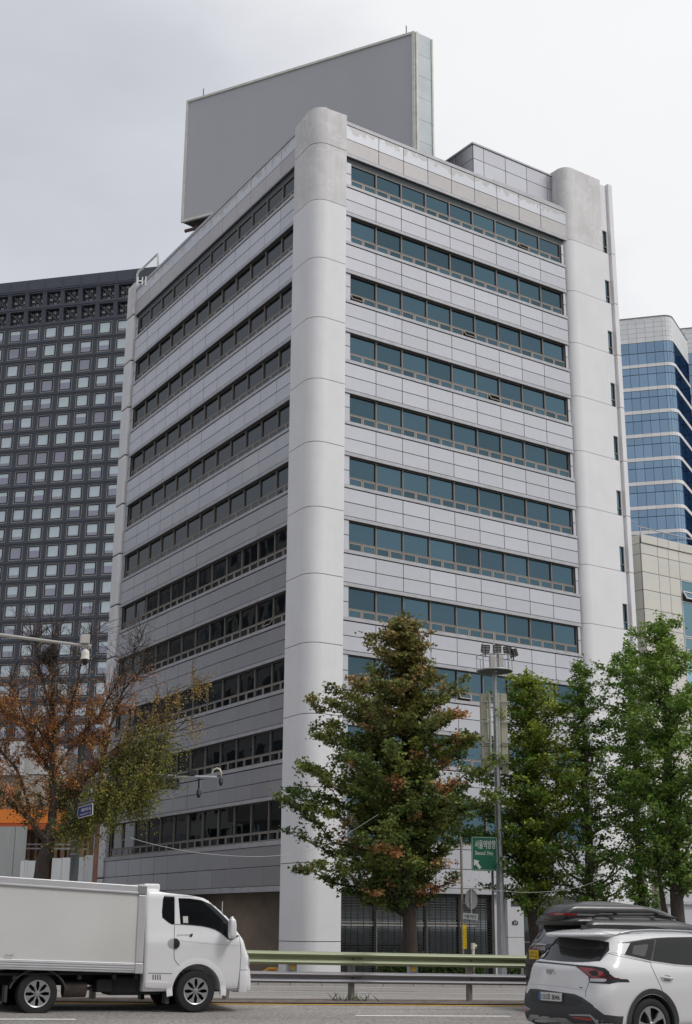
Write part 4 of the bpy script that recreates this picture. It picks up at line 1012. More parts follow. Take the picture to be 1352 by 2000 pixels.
def col_center(p, n, rng, F, H):
    z = (p[2]-F.z)/H; sd = (Vector(p)-F).dot(VR)
    g = mixcol((.072, .125, .032), (.20, .235, .052), rng.random()); br = mixcol((.20, .18, .055), (.31, .205, .085), rng.random())
    f = np.clip((z-.60)*2.2+rng.normal()*.18, 0, .8); c = mixcol(g, br, f)
    nz = math.sin(p[0]*2.3+1.1)*math.sin(p[1]*2.0+.4)*math.sin(p[2]*2.6+.7)
    if sd > -1.2 and .15 < z < .75 and nz > .34-.05*sd and rng.random() < .8: c = np.array((.58, .31, .14))*rng.uniform(.6, 1.05)
    elif rng.random() < .05: c = np.array((.42, .27, .12))
    a = c[None]*rng.uniform(.65, 1.45, (n, 1)); return a*rng.uniform(.92, 1.08, (n, 3))
def col_green(lo, hi, sidef=0.0, shade=1.0):
    def f(p, n, rng, F, H):
        sd = (Vector(p)-F).dot(VR); z = (p[2]-F.z)/H
        q = np.clip(rng.random()*.7+sidef*sd*.22+ (z-.5)*.3, 0, 1); c = mixcol(lo, hi, q)*shade
        a = c[None]*rng.uniform(.65, 1.4, (n, 1)); return a*rng.uniform(.93, 1.07, (n, 3))
    return f
def prof(px, d, ybase, rows):
    """crown half widths in metres from picture widths"""
    k = FPX/d; L_, R_ = [(0, rows[-1][1]/k)], [(0, rows[-1][2]/k)]
    F = foot(px, d)
    for y, l, r in rows[::-1]:
        z = at(px, y, d).z-F.z; L_.append((z, l/k)); R_.append((z, r/k))
    return L_, R_, at(px, rows[0][0], d).z-F.z
d = 48.0
pL, pR, Hc = prof(795, d, 1895, [(1186, 8, 8), (1240, 46, 38), (1300, 88, 64), (1345, 125, 85), (1400, 165, 110), (1470, 208, 145), (1530, 205, 165), (1570, 222, 170), (1640, 218, 112), (1690, 205, 98), (1725, 120, 85)])
make_tree('big ginkgo turning orange brown in front of the office block, largest of the street trees', foot(801, d), Hc, pL, pR, 7, tr=.27, nlimb=150, clump=66, lsize=.105, colf=col_center, first=.215, rs=1.12, lean=(-.012, .0), spread=.25, gap=0)
d = 51.0
pL, pR, Hc = prof(1050, d, 1895, [(1297, 8, 8), (1340, 32, 38), (1400, 55, 68), (1460, 62, 80), (1530, 85, 105), (1600, 100, 90), (1650, 95, 70), (1700, 75, 50)])
make_tree('yellow-green leafy ginkgo right of the floodlight mast', foot(1047, d), Hc, pL, pR, 17, tr=.21, nlimb=125, clump=44, lsize=.10, colf=col_green((.10, .18, .03), (.38, .43, .06), 1.0), first=.24, rs=1.45, spread=.28)
d = 50.0
pL, pR, Hc = prof(1160, d, 1895, [(1278, 5, 5), (1340, 28, 32), (1420, 40, 50), (1500, 55, 75), (1580, 65, 90), (1650, 75, 95), (1700, 90, 85), (1745, 60, 60)])
make_tree('thin dark green ginkgo with gaps showing the white tower behind it', foot(1160, d), Hc, pL, pR, 27, tr=.20, nlimb=78, clump=36, lsize=.095, colf=col_green((.10, .18, .035), (.20, .30, .06)), first=.17, rs=1.4, spread=.24, gap=.05)
d = 52.5
pL, pR, Hc = prof(1255, d, 1895, [(1243, 5, 5), (1300, 32, 30), (1380, 45, 45), (1460, 55, 60), (1560, 50, 60), (1650, 45, 50), (1740, 30, 35)])
make_tree('forked-top green ginkgo between the thin one and the one cut by the right edge', foot(1262, d), Hc, pL, pR, 37, tr=.17, nlimb=85, clump=46, lsize=.10, colf=col_green((.10, .19, .035), (.24, .37, .06)), first=.18, rs=1.4, spread=.26, gap=.04)
d = 49.0
pL, pR, Hc = prof(1330, d, 1895, [(1188, 6, 6), (1250, 42, 45), (1330, 90, 80), (1420, 95, 100), (1500, 110, 110), (1580, 95, 100), (1660, 75, 90), (1720, 40, 60)])
make_tree('tall green ginkgo with a forked trunk, cut by the right edge', foot(1331, d), Hc, pL, pR, 47, tr=.27, nlimb=100, clump=46, lsize=.10, colf=col_green((.10, .19, .035), (.25, .37, .06)), first=.24, rs=1.35, spread=.28, trunks=[(-.75, 5.5, .17)])

# half-bare autumn tree at the left
def autumn_tree():
    rng = np.random.default_rng(71); d0 = 44.5
    F = foot(78, d0); root = empty('autumn_tree', F, label='half-bare tree with rusty brown leaves and a green lower branch, at the left', cat='tree')
    wood = MB(); J = lambda px, py, dd=0.0: at(px, py, d0+dd)
    limbs = [([(78, 1890), (80, 1720), (88, 1668), (95, 1640)], .27, .20, 0, 0), ([(95, 1640), (102, 1590), (104, 1540), (103, 1480), (101, 1420), (104, 1360), (103, 1300), (104, 1240)], .17, .03, 0, 0),
             ([(93, 1645), (70, 1615), (40, 1580), (0, 1555), (-40, 1520)], .12, .04, 0, -1.5), ([(100, 1640), (130, 1618), (175, 1590), (205, 1560), (240, 1530)], .11, .04, 1, -1.2),
             ([(104, 1578), (135, 1555), (170, 1520), (200, 1480), (215, 1420), (240, 1350), (285, 1300)], .11, .02, 0, 1.0), ([(104, 1520), (80, 1480), (62, 1440), (40, 1380), (20, 1320)], .08, .02, 0, 1.2),
             ([(200, 1500), (240, 1460), (285, 1410), (330, 1370), (385, 1335)], .05, .012, 2, .6), ([(102, 1440), (130, 1400), (150, 1350), (160, 1290), (180, 1240)], .07, .015, 0, -1.0),
             ([(60, 1590), (30, 1500), (-20, 1440), (-60, 1400)], .06, .02, 0, .5), ([(103, 1470), (70, 1420), (30, 1400), (-15, 1385)], .05, .015, 0, -1.6),
             ([(175, 1590), (150, 1560), (120, 1530)], .05, .02, 3, .4), ([(110, 1500), (150, 1450), (190, 1400), (235, 1330), (280, 1240)], .05, .012, 0, 1.5),
             ([(240, 1530), (275, 1510), (300, 1505)], .04, .012, 1, -1.0), ([(215, 1470), (250, 1440), (300, 1430), (360, 1425)], .03, .01, 2, .3), ([(205, 1500), (240, 1475), (275, 1450), (312, 1442)], .05, .012, 1, -.6), ([(190, 1530), (235, 1505), (285, 1490)], .05, .012, 1, .6), ([(150, 1560), (195, 1545), (235, 1540), (262, 1548)], .04, .012, 1, -.2), 
             ([(102, 1400), (85, 1330), (70, 1270), (60, 1225)], .05, .01, 0, .3)]
    cents, cols = [], []
    for pts_, r0, r1, kind, dd in limbs:
        n = len(pts_); P_ = [J(x, y, dd*i/(n-1)) for i, (x, y) in enumerate(pts_)]
        if pts_[0][1] == 1890: P_[0] = F-Vector((0, 0, .1))
        Q = []
        for i in range(n-1):
            for s in range(3): Q.append(P_[i].lerp(P_[i+1], s/3)+Vector(rng.normal(size=3))*.03*(i > 0 or s > 0))
        Q.append(P_[-1]); m_ = len(Q)
        wood.tube(Q, [r0+(r1-r0)*i/(m_-1) for i in range(m_)], 9 if r0 > .1 else 6, caps=False)
        if r0 > .2: continue
        L_ = sum((Q[i+1]-Q[i]).length for i in range(m_-1)); nt_ = int(L_*(16, 26, 9, 14)[kind])
        for k in range(nt_):
            f = .12+.88*rng.random()**.8; i = min(m_-2, int(f*(m_-1))); p = Q[i].lerp(Q[i+1], f*(m_-1)-i)
            dr = (Q[min(i+1, m_-1)]-Q[max(0, i-1)]).normalized()*.5+Vector(rng.normal(size=3))*.55
            if kind in (0, 2): dr.z = abs(dr.z)*.9+.15
            else: dr.z -= .25
            tl = rng.uniform(.35, 1.5)*(1.0 if kind == 0 else .7); e = p+dr.normalized()*tl; mid = p.lerp(e, .5)+Vector(rng.normal(size=3))*.06
            wood.tube([p, mid, e], [.016, .010, .004], 4, caps=False)
            tw = [(p, mid, e)]
            for q in range(4):
                g = rng.uniform(.3, .9); a = p.lerp(e, g); e2 = a+(dr.normalized()+Vector(rng.normal(size=3))*.6)*rng.uniform(.15, .55); wood.tube([a, e2], [.008, .003], 3, caps=False); tw.append((a, a.lerp(e2, .5), e2))
            zt_ = e.z-F.z; sd = (e-F).dot(VR)
            for (a, mm_, e_) in tw:
                if kind == 0:
                    bare = zt_ > 9.2 or rng.random() < .28; nl = int(rng.uniform(1, 5)) if bare else int(rng.uniform(8, 24))
                    if zt_ > 10.3: nl = int(rng.random() < .25)
                    c = mixcol((.38, .155, .055), (.48, .25, .09), rng.random())
                    if zt_ < 6.0 and rng.random() < .45: c = mixcol((.12, .11, .03), (.07, .09, .02), rng.random())
                elif kind == 2: nl = int(rng.uniform(4, 15)); c = mixcol((.42, .27, .09), (.26, .24, .06), np.clip(rng.random()+.1*(6-zt_)*.5, 0, 1))
                else: nl = int(rng.uniform(9, 26)); c = mixcol((.12, .16, .035), (.38, .31, .075), rng.random()**1.4)
                if nl < 1: continue
                u = rng.random(nl); hang = -rng.random(nl)**1.3*(.10 if kind == 0 else .55)
                base = np.array(a)[None]*(1-u[:, None])+np.array(e_)[None]*u[:, None]+rng.normal(size=(nl, 3))*.045; base[:, 2] += hang
                cents.append(base); cols.append(c[None]*rng.uniform(.6, 1.4, (nl, 1))*rng.uniform(.93, 1.07, (nl, 3)))
    wood.build('trunk', m_bark, root, ang=60)
    leaves_mesh('crown', np.concatenate(cents), np.concatenate(cols), .055, rng, updown=.0, parent=root)
    # bird nest
    nst = empty('bird_nest', J(96, 1282, 0), label='dark twiggy bird nest high in the half-bare tree', cat='nest'); b = MB()
    for k in range(260):
        a = rng.normal(size=3); a /= np.linalg.norm(a); a = Vector(a)*rng.uniform(.12, .30); a.z *= .85; t_ = Vector(rng.normal(size=3)).normalized()*.22; c = J(96, 1282, 0)+a; b.tube([c-t_, c+t_], .009, 3, caps=False)
    b.build('twigs', m_bark, nst)
autumn_tree()

# hedge behind the guardrail
def hedge(px0, px1, d, h, label, seed):
    rng = np.random.default_rng(seed); a, c = foot(px0, d), foot(px1, d); n = int((c-a).length*2600)
    u = rng.random(n); v = rng.normal(size=n)*.26; w = rng.random(n)**.6
    hh = h*(1+.12*np.sin(u*37)+.1*np.sin(u*91+1)); P_ = np.array(a)[None]*(1-u[:, None])+np.array(c)[None]*u[:, None]; P_[:, 2] += w*hh+.02
    P_ += np.array(FWD.xy.to_3d().normalized())[None]*v[:, None]
    col = np.array((.05, .085, .02))[None]*rng.uniform(.6, 1.8, (n, 1)); r = empty('hedge', a.lerp(c, .5), label=label, cat='hedge')
    leaves_mesh('foliage', P_, col, .055, rng, parent=r)
    b = MB()
    for k in range(int((c-a).length*5)): q = a.lerp(c, rng.random())+Vector((rng.normal()*.1, rng.normal()*.1, 0)); b.tube([q, q+Vector((rng.normal()*.1, rng.normal()*.1, h*.8))], .012, 4, caps=False)
    b.build('stems', m_bark, r)
hedge(738, 900, 46.5, .78, 'clipped low hedge behind the guardrail, under the big ginkgo', 1)
hedge(901, 946, 46.5, .62, 'short end of low hedge by the white standpipe', 2)
hedge(992, 1022, 46.5, .62, 'small clump of hedge right of the galvanised mast', 3)

# ------------------------------------------------------------------ floodlight mast with the station sign
MD = 50.0; mf = foot(981, MD)
mast = empty('floodlight_mast', mf, label='tall galvanised mast with ring platform and four floodlights', cat='light mast')
ztop = at(964, 1262, MD).z; zpl = at(963, 1311, MD).z; zrg = at(963, 1283, MD).z
X = Vector((mf.x, mf.y, 0))
b = MB(); b.tube([(mf.x, mf.y, mf.z-.1), (mf.x, mf.y, mf.z+3), (mf.x, mf.y, zpl)], [.17, .145, .09], 8); b.build('shaft', m_steel, mast)
MB().lathe([(.32, 0), (.32, .03), (0, .03)], (mf.x, mf.y, mf.z), n=16).build('base_plate', m_steel, mast)
b = MB()
for zc, r, th in ((zpl, .68, .05), (zrg, .70, .022)):
    pts = [X+Vector((math.cos(a)*r, math.sin(a)*r, zc)) for a in [2*math.pi*k/24 for k in range(25)]]; b.tube(pts, th*.7, 6, caps=False)
b.build('ring', m_steel, mast, smooth=True)
b = MB(); b.lathe([(.12, zpl-.01), (.66, zpl-.01), (.66, zpl+.005), (.12, zpl+.005)], (mf.x, mf.y, 0), n=24)
b.build('deck', mat('mesh_deck', (0.12, 0.125, 0.13), .6, .5), mast)
for k in range(8):
    a = 2*math.pi*k/8+.2; p = X+Vector((math.cos(a)*.69, math.sin(a)*.69, 0)); MB().tube([p+Vector((0, 0, zpl)), p+Vector((0, 0, zrg))], .018, 6).build('baluster', m_steel, mast)
for dx in (-.10, .22):
    p = X+VR*dx-Vector((FWD.x, FWD.y, 0))*.1; b = MB(); b.box(-.09, .10, -.08, .08, zpl+.03, zrg+.05, 0, T=lambda v: p+VR*v.x+RN*v.y+Vector((0, 0, v.z))); b.build('control_box', mat('box_steel', (0.50, 0.48, 0.44), .3, .6) if dx < 0 else MATS['box_steel'], mast, bevel=.01)
MB().tube([X+Vector((0, 0, zpl)), X+Vector((0, 0, ztop)), X+Vector((0, 0, at(959, 1232, MD).z))], [.03, .03, .008], 6).build('spike', m_steel, mast)
MB().tube([X-VR*.42+Vector((0, 0, zrg+.12)), X+VR*.75+Vector((0, 0, zrg+.12))], .03, 6).build('crossbar', m_steel, mast)
m_lens = mat('lamp_lens', (0.45, 0.46, 0.44), .2, .2)
for (px, py, yaw_) in ((948, 1267, .25), (971, 1267, -.1), (992, 1270, -.5), (1003, 1275, -.9)):
    c = at(px, py, MD-.1); fwdv = (Vector((-FWD.x, -FWD.y, -.35))).normalized(); R_ = Matrix.Rotation(yaw_, 4, 'Z') @ fwdv.to_track_quat('Y', 'Z').to_matrix().to_4x4(); R_.translation = c
    T_ = lambda v: R_ @ v
    b = MB(); b.box(-.15, .15, -.08, .04, -.15, .15, 0, T=T_)
    for z in (-.145, -.05, .05, .145): b.box(-.16, .16, .04, .06, z-.012, z+.012, 0, T=T_)
    for x in (-.155, 0, .155): b.box(x-.012, x+.012, .04, .062, -.15, .15, 0, T=T_)
    lampb = b.build('floodlight', m_black, mast)
    b = MB(); b.box(-.14, .14, .041, .048, -.135, .135, 0, T=T_); b.build('lens', m_lens, lampb)
    MB().tube([c+Vector((0, 0, -.15)), c+Vector((0, 0, -.32))], .025, 6).build('bracket', m_black, lampb)
m_ant = mat('aged_cream_plastic', (0.43, 0.42, 0.33), .5, var=.08, scale=2)
for (x0, x1, y0, y1, off) in ((937.5, 951, 1355, 1512, .15), (953.5, 957.5, 1353, 1512, .0), (969.5, 975, 1353, 1500, .0), (976, 989, 1355, 1512, .12)):
    b = MB(); a = at(x0, y0, MD+off); c = at(x1, y0, MD+off); e_ = at((x0+x1)/2, y1, MD+off); w = (c-a).length; q = (a+c)/2
    for j in range(3):
        za_, zb_ = a.z+(e_.z-a.z)*j/3, a.z+(e_.z-a.z)*(j+1)/3
        b.box(-w/2, w/2, -.05, .06, zb_+.01, za_, 0, T=lambda v: Vector((q.x, q.y, 0))+VR*v.x+RN*v.y+Vector((0, 0, v.z)))
    b.build('antenna_cover', m_ant, mast, bevel=.02)
b = MB()
for k in range(4): z = at(963, 1370+k*40, MD).z; b.box(-.45, .55, .0, .05, z-.02, z+.02, 0, T=lambda v: X+VR*v.x+RN*v.y+Vector((0, 0, v.z)))
b.build('bracket_arm', m_steel, mast)

def quad_sign(px0, px1, py0, py1, d0, d1):
    """frame of a flat sign: corner depths differ when it is turned"""
    a = at(px0, py1, d0); c = at(px1, py1, d1); c = Vector((c.x, c.y, c.z)); z0 = (a.z+c.z)/2; z1 = at((px0+px1)/2, py0, (d0+d1)/2).z
    A = Vector((a.x, a.y, z0)); R_ = Vector((c.x-a.x, c.y-a.y, 0)); return A, R_.normalized(), R_.length, z1-z0
def rounded(w, h, r, n=5):
    pts = []
    for cx_, cy_, a0 in ((w/2-r, -h/2+r, -90), (w/2-r, h/2-r, 0), (-w/2+r, h/2-r, 90), (-w/2+r, -h/2+r, 180)):
        for k in range(n+1): a = D2R(a0+90*k/n); pts.append((cx_+r*math.cos(a), cy_+r*math.sin(a)))
    return pts
def slab(name, pts, M, z0, z1, m, parent):
    b = MB(); n = len(pts)
    b.add([M @ Vector((x, y, z0)) for x, y in pts]+[M @ Vector((x, y, z1)) for x, y in pts], [tuple(range(n))[::-1], tuple(range(n, 2*n))]+[(i, (i+1) % n, (i+1) % n+n, i+n) for i in range(n)]); return b.build(name, m, parent)
A, R_, W_, H_ = quad_sign(922, 973, 1634, 1701, 49.4, 49.7)
gs = empty('station_sign', A+R_*W_/2, label='green direction sign reading Seoul Stn with white arrow, fixed to the mast', cat='sign')
M_ = frame_mat(A+R_*W_/2+Vector((0, 0, H_/2)), R_, Vector((0, 0, 1)))
m_sg = mat('sign_green', (0.008, 0.12, 0.065), .4, var=.04); m_sw = mat('sign_white', (0.62, 0.63, 0.62), .4)
slab('plate', rounded(W_, H_, .07), M_, -.02, 0, m_sg, gs)
# white border as a thin ring
o1, o2 = rounded(W_-.05, H_-.05, .06), rounded(W_-.075, H_-.075, .05); n = len(o1)
MB().add([M_ @ Vector((x, y, .003)) for x, y in o1]+[M_ @ Vector((x, y, .003)) for x, y in o2], [(i, (i+1) % n, (i+1) % n+n, i+n) for i in range(n)]).build('border', m_sw, gs)
def sub(M, dx, dy, dz=.004): return M @ Matrix.Translation((dx, dy, dz))
text_on('lettering', '서울역방향', sub(M_, .03, H_*.27), W_*.80, H_*.25, m_sw, gs, bold=.012)
text_on('lettering', 'Seoul Stn', sub(M_, -.03, H_*.02), W_*.68, H_*.115, m_sw, gs, bold=.01)
ar = MB(); ac = sub(M_, -W_*.30, -H_*.30)
rt = Matrix.Rotation(D2R(38), 4, 'Z'); pts = [(-.055, -.20), (.055, -.20), (.055, .02), (.14, .02), (0, .20), (-.14, .02), (-.055, .02)]
ar.add([ac @ rt @ Vector((x, y, 0)) for x, y in pts], [(0, 1, 2, 6), (3, 4, 5), (6, 2, 3, 5)] if 0 else [(0, 1, 2, 3, 4, 5, 6)]); ar.build('arrow', m_sw, gs)
MB().box(-.45, .35, -.08, -.021, H_/2-.12, H_/2-.07, 0, T=lambda v: M_ @ Vector((v.x, v.z, v.y))).box(-.45, .35, -.08, -.021, -H_/2+.1, -H_/2+.15, 0, T=lambda v: M_ @ Vector((v.x, v.z, v.y))).build('fixing_bar', m_steel, gs)
p = foot(966, 50.3); MB().tube([p, Vector((p.x, p.y, at(966, 1690, 50.3).z))], .04, 8).build('thin_post', m_post, gs)

# slim pole with mirror back, white plate and yellow notice
p = foot(905, 47.5); sp = empty('slim_pole', p, label='slim grey pole under the ginkgo carrying a round plate and small signs', cat='pole')
MB().tube([p, Vector((p.x, p.y, at(903, 1640, 47.5).z))], .045, 10).build('shaft', mat('pole_brown_grey', (0.24, 0.21, 0.18), .6), sp)
c = at(920, 1756, 47.4); b = MB(); vn = (Vector((FWD.x, FWD.y, 0)).normalized()*.72-VR*.69); Mx = frame_mat(c, Vector((0, 0, 1)).cross(vn), Vector((0, 0, 1)))
b.lathe([(0, .02), (.2, .018), (.32, 0), (.335, -.02), (.34, -.02)], n=24); b.v = [tuple(Mx @ Vector(v)) for v in b.v]; b.build('mirror_back', mat('mirror_back_grey', (0.17, 0.17, 0.17), .6), sp)
MB().tube([c+Vector((0, 0, .36))-FWD*.05, c+Vector((0, 0, -.6))-FWD*.05], .022, 6).tube([c-FWD*.05-Vector((0, 0, .15)), Vector((p.x, p.y, c.z-.12))], .02, 6).build('mirror_bracket', m_steel, sp)
A, R_, W_, H_ = quad_sign(905, 933, 1784, 1796, 47.2, 46.9); ws = empty('white_plate_sign', A, label='small white plate with black Korean lettering on the slim pole', cat='sign')
M_ = frame_mat(A+R_*W_/2+Vector((0, 0, H_/2)), R_-Vector((0, 0, .09)), Vector((0, 0, 1))); slab('plate', rounded(W_, H_, .015), M_, -.012, 0, m_sw, ws); text_on('lettering', '서울역방면', sub(M_, 0, 0), W_*.86, H_*.66, m_black, ws, bold=.015)
A, R_, W_, H_ = quad_sign(904.5, 912, 1806, 1853, 47.1, 47.1); ys = empty('yellow_notice', A, label='narrow upright yellow notice with black lettering on the slim pole', cat='sign')
M_ = frame_mat(A+R_*W_/2+Vector((0, 0, H_/2)), R_, Vector((0, 0, 1))); slab('plate', rounded(W_, H_, .01), M_, -.012, 0, mat('notice_yellow', (0.72, 0.50, 0.0), .5), ys)
for dx, s_ in ((-.03, '주\n정\n차\n금\n지\n구\n간'), (.03, '안\n전\n운\n행\n하\n세\n요')): text_on('lettering', s_, sub(M_, dx, -.04), W_*.24, H_*.76, m_black, ys)
p = foot(925, 46.3); wp_ = empty('standpipe', p, label='short cream standpipe with elbow top behind the guardrail', cat='pipe')
zt_ = at(925, 1842, 46.3).z; MB().tube([p, Vector((p.x, p.y, zt_-.2))], .055, 10).tube([Vector((p.x, p.y, zt_-.2)), Vector((p.x, p.y, zt_))], .075, 10).tube([Vector((p.x, p.y, zt_-.1)), Vector((p.x, p.y, zt_-.1))+VR*.13], .05, 8).build('pipe', mat('cream_paint', (0.62, 0.58, 0.46), .5), wp_, smooth=False, ang=40)
p = foot(512, 47.5); op = empty('orange_pipe', p, label='bent orange gas pipe low beside the corner column', cat='pipe')
MB().tube([foot(488, 47.5)+Vector((0, 0, .16)), p+Vector((0, 0, .16)), p+VR*.25+Vector((0, 0, .30)), p+VR*.5+Vector((0, 0, .30)), p+VR*.55], .07, 10).build('pipe', mat('orange_pipe_paint', (0.50, 0.22, 0.02), .5), op, smooth=True)

# ------------------------------------------------------------------ left street pole with mast arm, cameras, street sign
d = 45.2; p = foot(133, d); lp = empty('signal_pole', p, label='thick grey street pole with a long mast arm, behind the autumn tree', cat='pole')
m_gp = mat('blue_grey_pole', (0.15, 0.17, 0.18), .55, .2, var=.1, scale=6)
ptop = at(150, 1430, d).z
MB().tube([p-Vector((0, 0, .1)), Vector((p.x, p.y, p.z+3.2)), Vector((p.x, p.y, ptop))], [.155, .15, .13], 14).build('shaft', m_gp, lp, ang=40)
MB().tube([Vector((p.x, p.y, at(135, 1670, d).z)), Vector((p.x, p.y, at(135, 1667, d).z))], .17, 14).tube([Vector((p.x, p.y, at(135, 1644, d).z)), Vector((p.x, p.y, at(135, 1641, d).z))], .17, 14).build('collar', m_steel, lp)
a0 = Vector((p.x, p.y, at(147, 1500, d).z)); a1 = at(378, 1519, d-0.15); a1b = at(337, 1517, d-0.12)
MB().tube([a0, at(220, 1508, d-0.045), a1b, a1], [.085, .08, .07, .065], 12).build('mast_arm', m_steel, lp, ang=40)
MB().tube([at(339, 1517, d-0.128), at(341, 1517, d-0.128)], .10, 12).build('flange', m_dark, lp)
MB().tube([a0+Vector((0, 0, .5)), at(215, 1494, d-0.045), at(235, 1506, d-0.06)], .04, 8).build('brace', m_steel, lp)
arm2 = MB().tube([a1b, at(424, 1518.5, d-0.18)], [.062, .062], 12).build('arm_tip', m_steel, lp, ang=40)
MB().tube([at(415, 1518, d-0.18), at(415, 1508, d-0.18), at(418, 1503, d-0.18), at(424, 1500.5, d-0.18), at(430, 1503, d-0.18), at(432, 1508, d-0.18), at(432, 1518, d-0.18)], .035, 8).build('gooseneck', mat('cream_steel', (0.55, 0.52, 0.42), .5, .3), lp, smooth=True)
def dome_cam(px, py, d, h, label, body, name='dome_camera', stem=None):
    """hanging dome camera: cap, ribbed body and dark dome"""
    c = at(px, py, d); o = empty(name, c, label=label, cat='camera', group='traffic cameras on the pole arms'); k = h
    MB().lathe([(.0, .0), (.10*k, 0), (.22*k, -.12*k), (.25*k, -.3*k), (.25*k, -.52*k), (.27*k, -.55*k), (.27*k, -.62*k), (.2*k, -.63*k)], (c.x, c.y, c.z), n=18).build('housing', body, o, ang=40)
    MB().lathe([(.205*k, -.60*k), (.205*k, -.70*k), (.2*k, -.78*k), (.15*k, -.90*k), (.08*k, -.97*k), (0, -1.0*k)], (c.x, c.y, c.z), n=18).build('lens_dome', m_black, o, smooth=True)
    if stem: MB().tube([c, at(stem[0], stem[1], d)], .03*1.0, 8).build('stem', m_black if stem[2] else m_steel, o)
    return o
m_camd = mat('camera_dark', (0.035, 0.035, 0.04), .5); m_camw = mat('camera_white', (0.62, 0.61, 0.55), .4)
dome_cam(432, 1518, d-0.18, .30, 'dark dome camera hanging from the curved gooseneck at the arm tip', m_camd)
dome_cam(388.5, 1541, d-0.172, .31, 'dark dome camera on a straight drop rod under the long arm', m_camd, stem=(388.5, 1520, 1))
bx = at(377, 1510, d-0.165); bc_ = empty('bullet_camera', bx, label='dark box camera sitting on top of the long mast arm', cat='camera')
MB().box(-.16, .07, -.09, .09, -.08, .10, 0, T=lambda v: bx+VR*v.x+RN*v.y+Vector((0, 0, v.z))).build('housing', m_camd, bc_, bevel=.01)
MB().tube([bx-VR*.16, bx-VR*.55-Vector((0, 0, .08))], .04, 8).build('barrel', m_camd, bc_)
A, R_, W_, H_ = quad_sign(300, 349, 1523, 1541, d-0.105, d-0.135); vm_ = empty('message_board', A, label='flat dark electronic message board slung under the mast arm', cat='sign')
M_ = frame_mat(A+R_*W_/2+Vector((0, 0, H_/2)), R_, Vector((0, 0, 1))); slab('housing', rounded(W_, H_, .02), M_, -.22, 0, m_camd, vm_); slab('screen', rounded(W_-.08, H_-.10, .01), M_, .002, .006, mat('board_face', (0.10, 0.095, 0.075), .4), vm_)
bx = at(168, 1506, d-0.03); sc_ = empty('signal_camera', at(228, 1512, d-0.06), label='small cream and black camera half hidden in the green branch', cat='camera')
c = at(228, 1510, d-0.09); MB().box(-.22, .16, -.10, .10, -.08, .09, 0, T=lambda v: c+VR*v.x+RN*v.y+Vector((0, 0, v.z))).build('housing', m_camd, sc_, bevel=.01); MB().box(.162, .24, -.11, .11, -.10, .11, 0, T=lambda v: c+VR*v.x+RN*v.y+Vector((0, 0, v.z))).build('hood', m_camw, sc_, bevel=.01)
# blue street-name sign (its arrow end points left)
A, R_, W_, H_ = quad_sign(151.5, 180, 1571, 1597, 42.6, 42.0); bs = empty('street_name_sign', A, label='blue street name sign with white Korean and English lettering', cat='sign')
up_ = Vector((0, 0, 1)); M_ = frame_mat(A+R_*W_/2+Vector((0, 0, H_/2)), (R_+Vector((0, 0, .10))).normalized(), up_)
m_nb = mat('sign_navy', (0.012, 0.022, 0.13), .4); w, h = W_, H_*.86
ps_ = lambda w, h: [(w/2, -h/2), (w/2, h/2), (-w/2+.03, h/2), (-w/2-.03, 0), (-w/2+.03, -h/2)]
slab('plate', ps_(w, h), M_, -.02, 0, m_sw, bs); slab('face', ps_(w-.035, h-.035), M_, .001, .003, m_nb, bs)
text_on('lettering', '세종대로1길', sub(M_, .05, h*.14, .005), w*.66, h*.30, m_sw, bs, bold=.015); text_on('lettering', 'Sejong-daero 1-gil', sub(M_, .03, -h*.24, .005), w*.76, h*.17, m_sw, bs, bold=.01)
b = MB(); b.box(-W_/2, W_/2+.04, -.04, 0, h/2+.06, h/2+.11, 0, T=lambda v: M_ @ Vector((v.x, v.z, v.y))); b.build('top_bar', m_gp, bs); MB().tube([Vector((p.x, p.y, A.z+.35)), A+Vector((0, 0, .42))], .02, 6).build('side_arm', m_gp, bs)
# nearer camera arm entering from the left edge
d = 30.0; pb = foot(-260, d, walk=False); pb.z = gz(pb.x, pb.y); na = empty('camera_pole', pb, label='pale tube arm reaching in from the left edge with a white dome camera', cat='pole')
m_pt = mat('pale_tube', (0.50, 0.49, 0.46), .4, .5); za_ = at(-230, 1222, d).z
MB().tube([pb, Vector((pb.x, pb.y, za_+.3))], [.13, .10], 12).build('shaft', m_steel, na, ang=40)
MB().tube([Vector((pb.x, pb.y, za_)), at(0, 1240, d), at(172, 1262, d)], [.055, .042, .032], 10).build('arm', m_pt, na, ang=40)
c = at(166, 1249, d); MB().box(-.105, .105, -.09, .09, -.10, .11, 0, T=lambda v: c+VR*v.x+RN*v.y+Vector((0, 0, v.z))).build('junction_box', mat('box_cream', (0.55, 0.53, 0.50), .5), na, bevel=.008)
MB().tube([at(172, 1262, d), at(178, 1263, d)], .05, 8).build('end_cap', m_pt, na)
dome_cam(167.5, 1268, d, .39, 'white dome camera with black lens at the end of the pale upper arm', m_camw, stem=(168, 1262, 0))
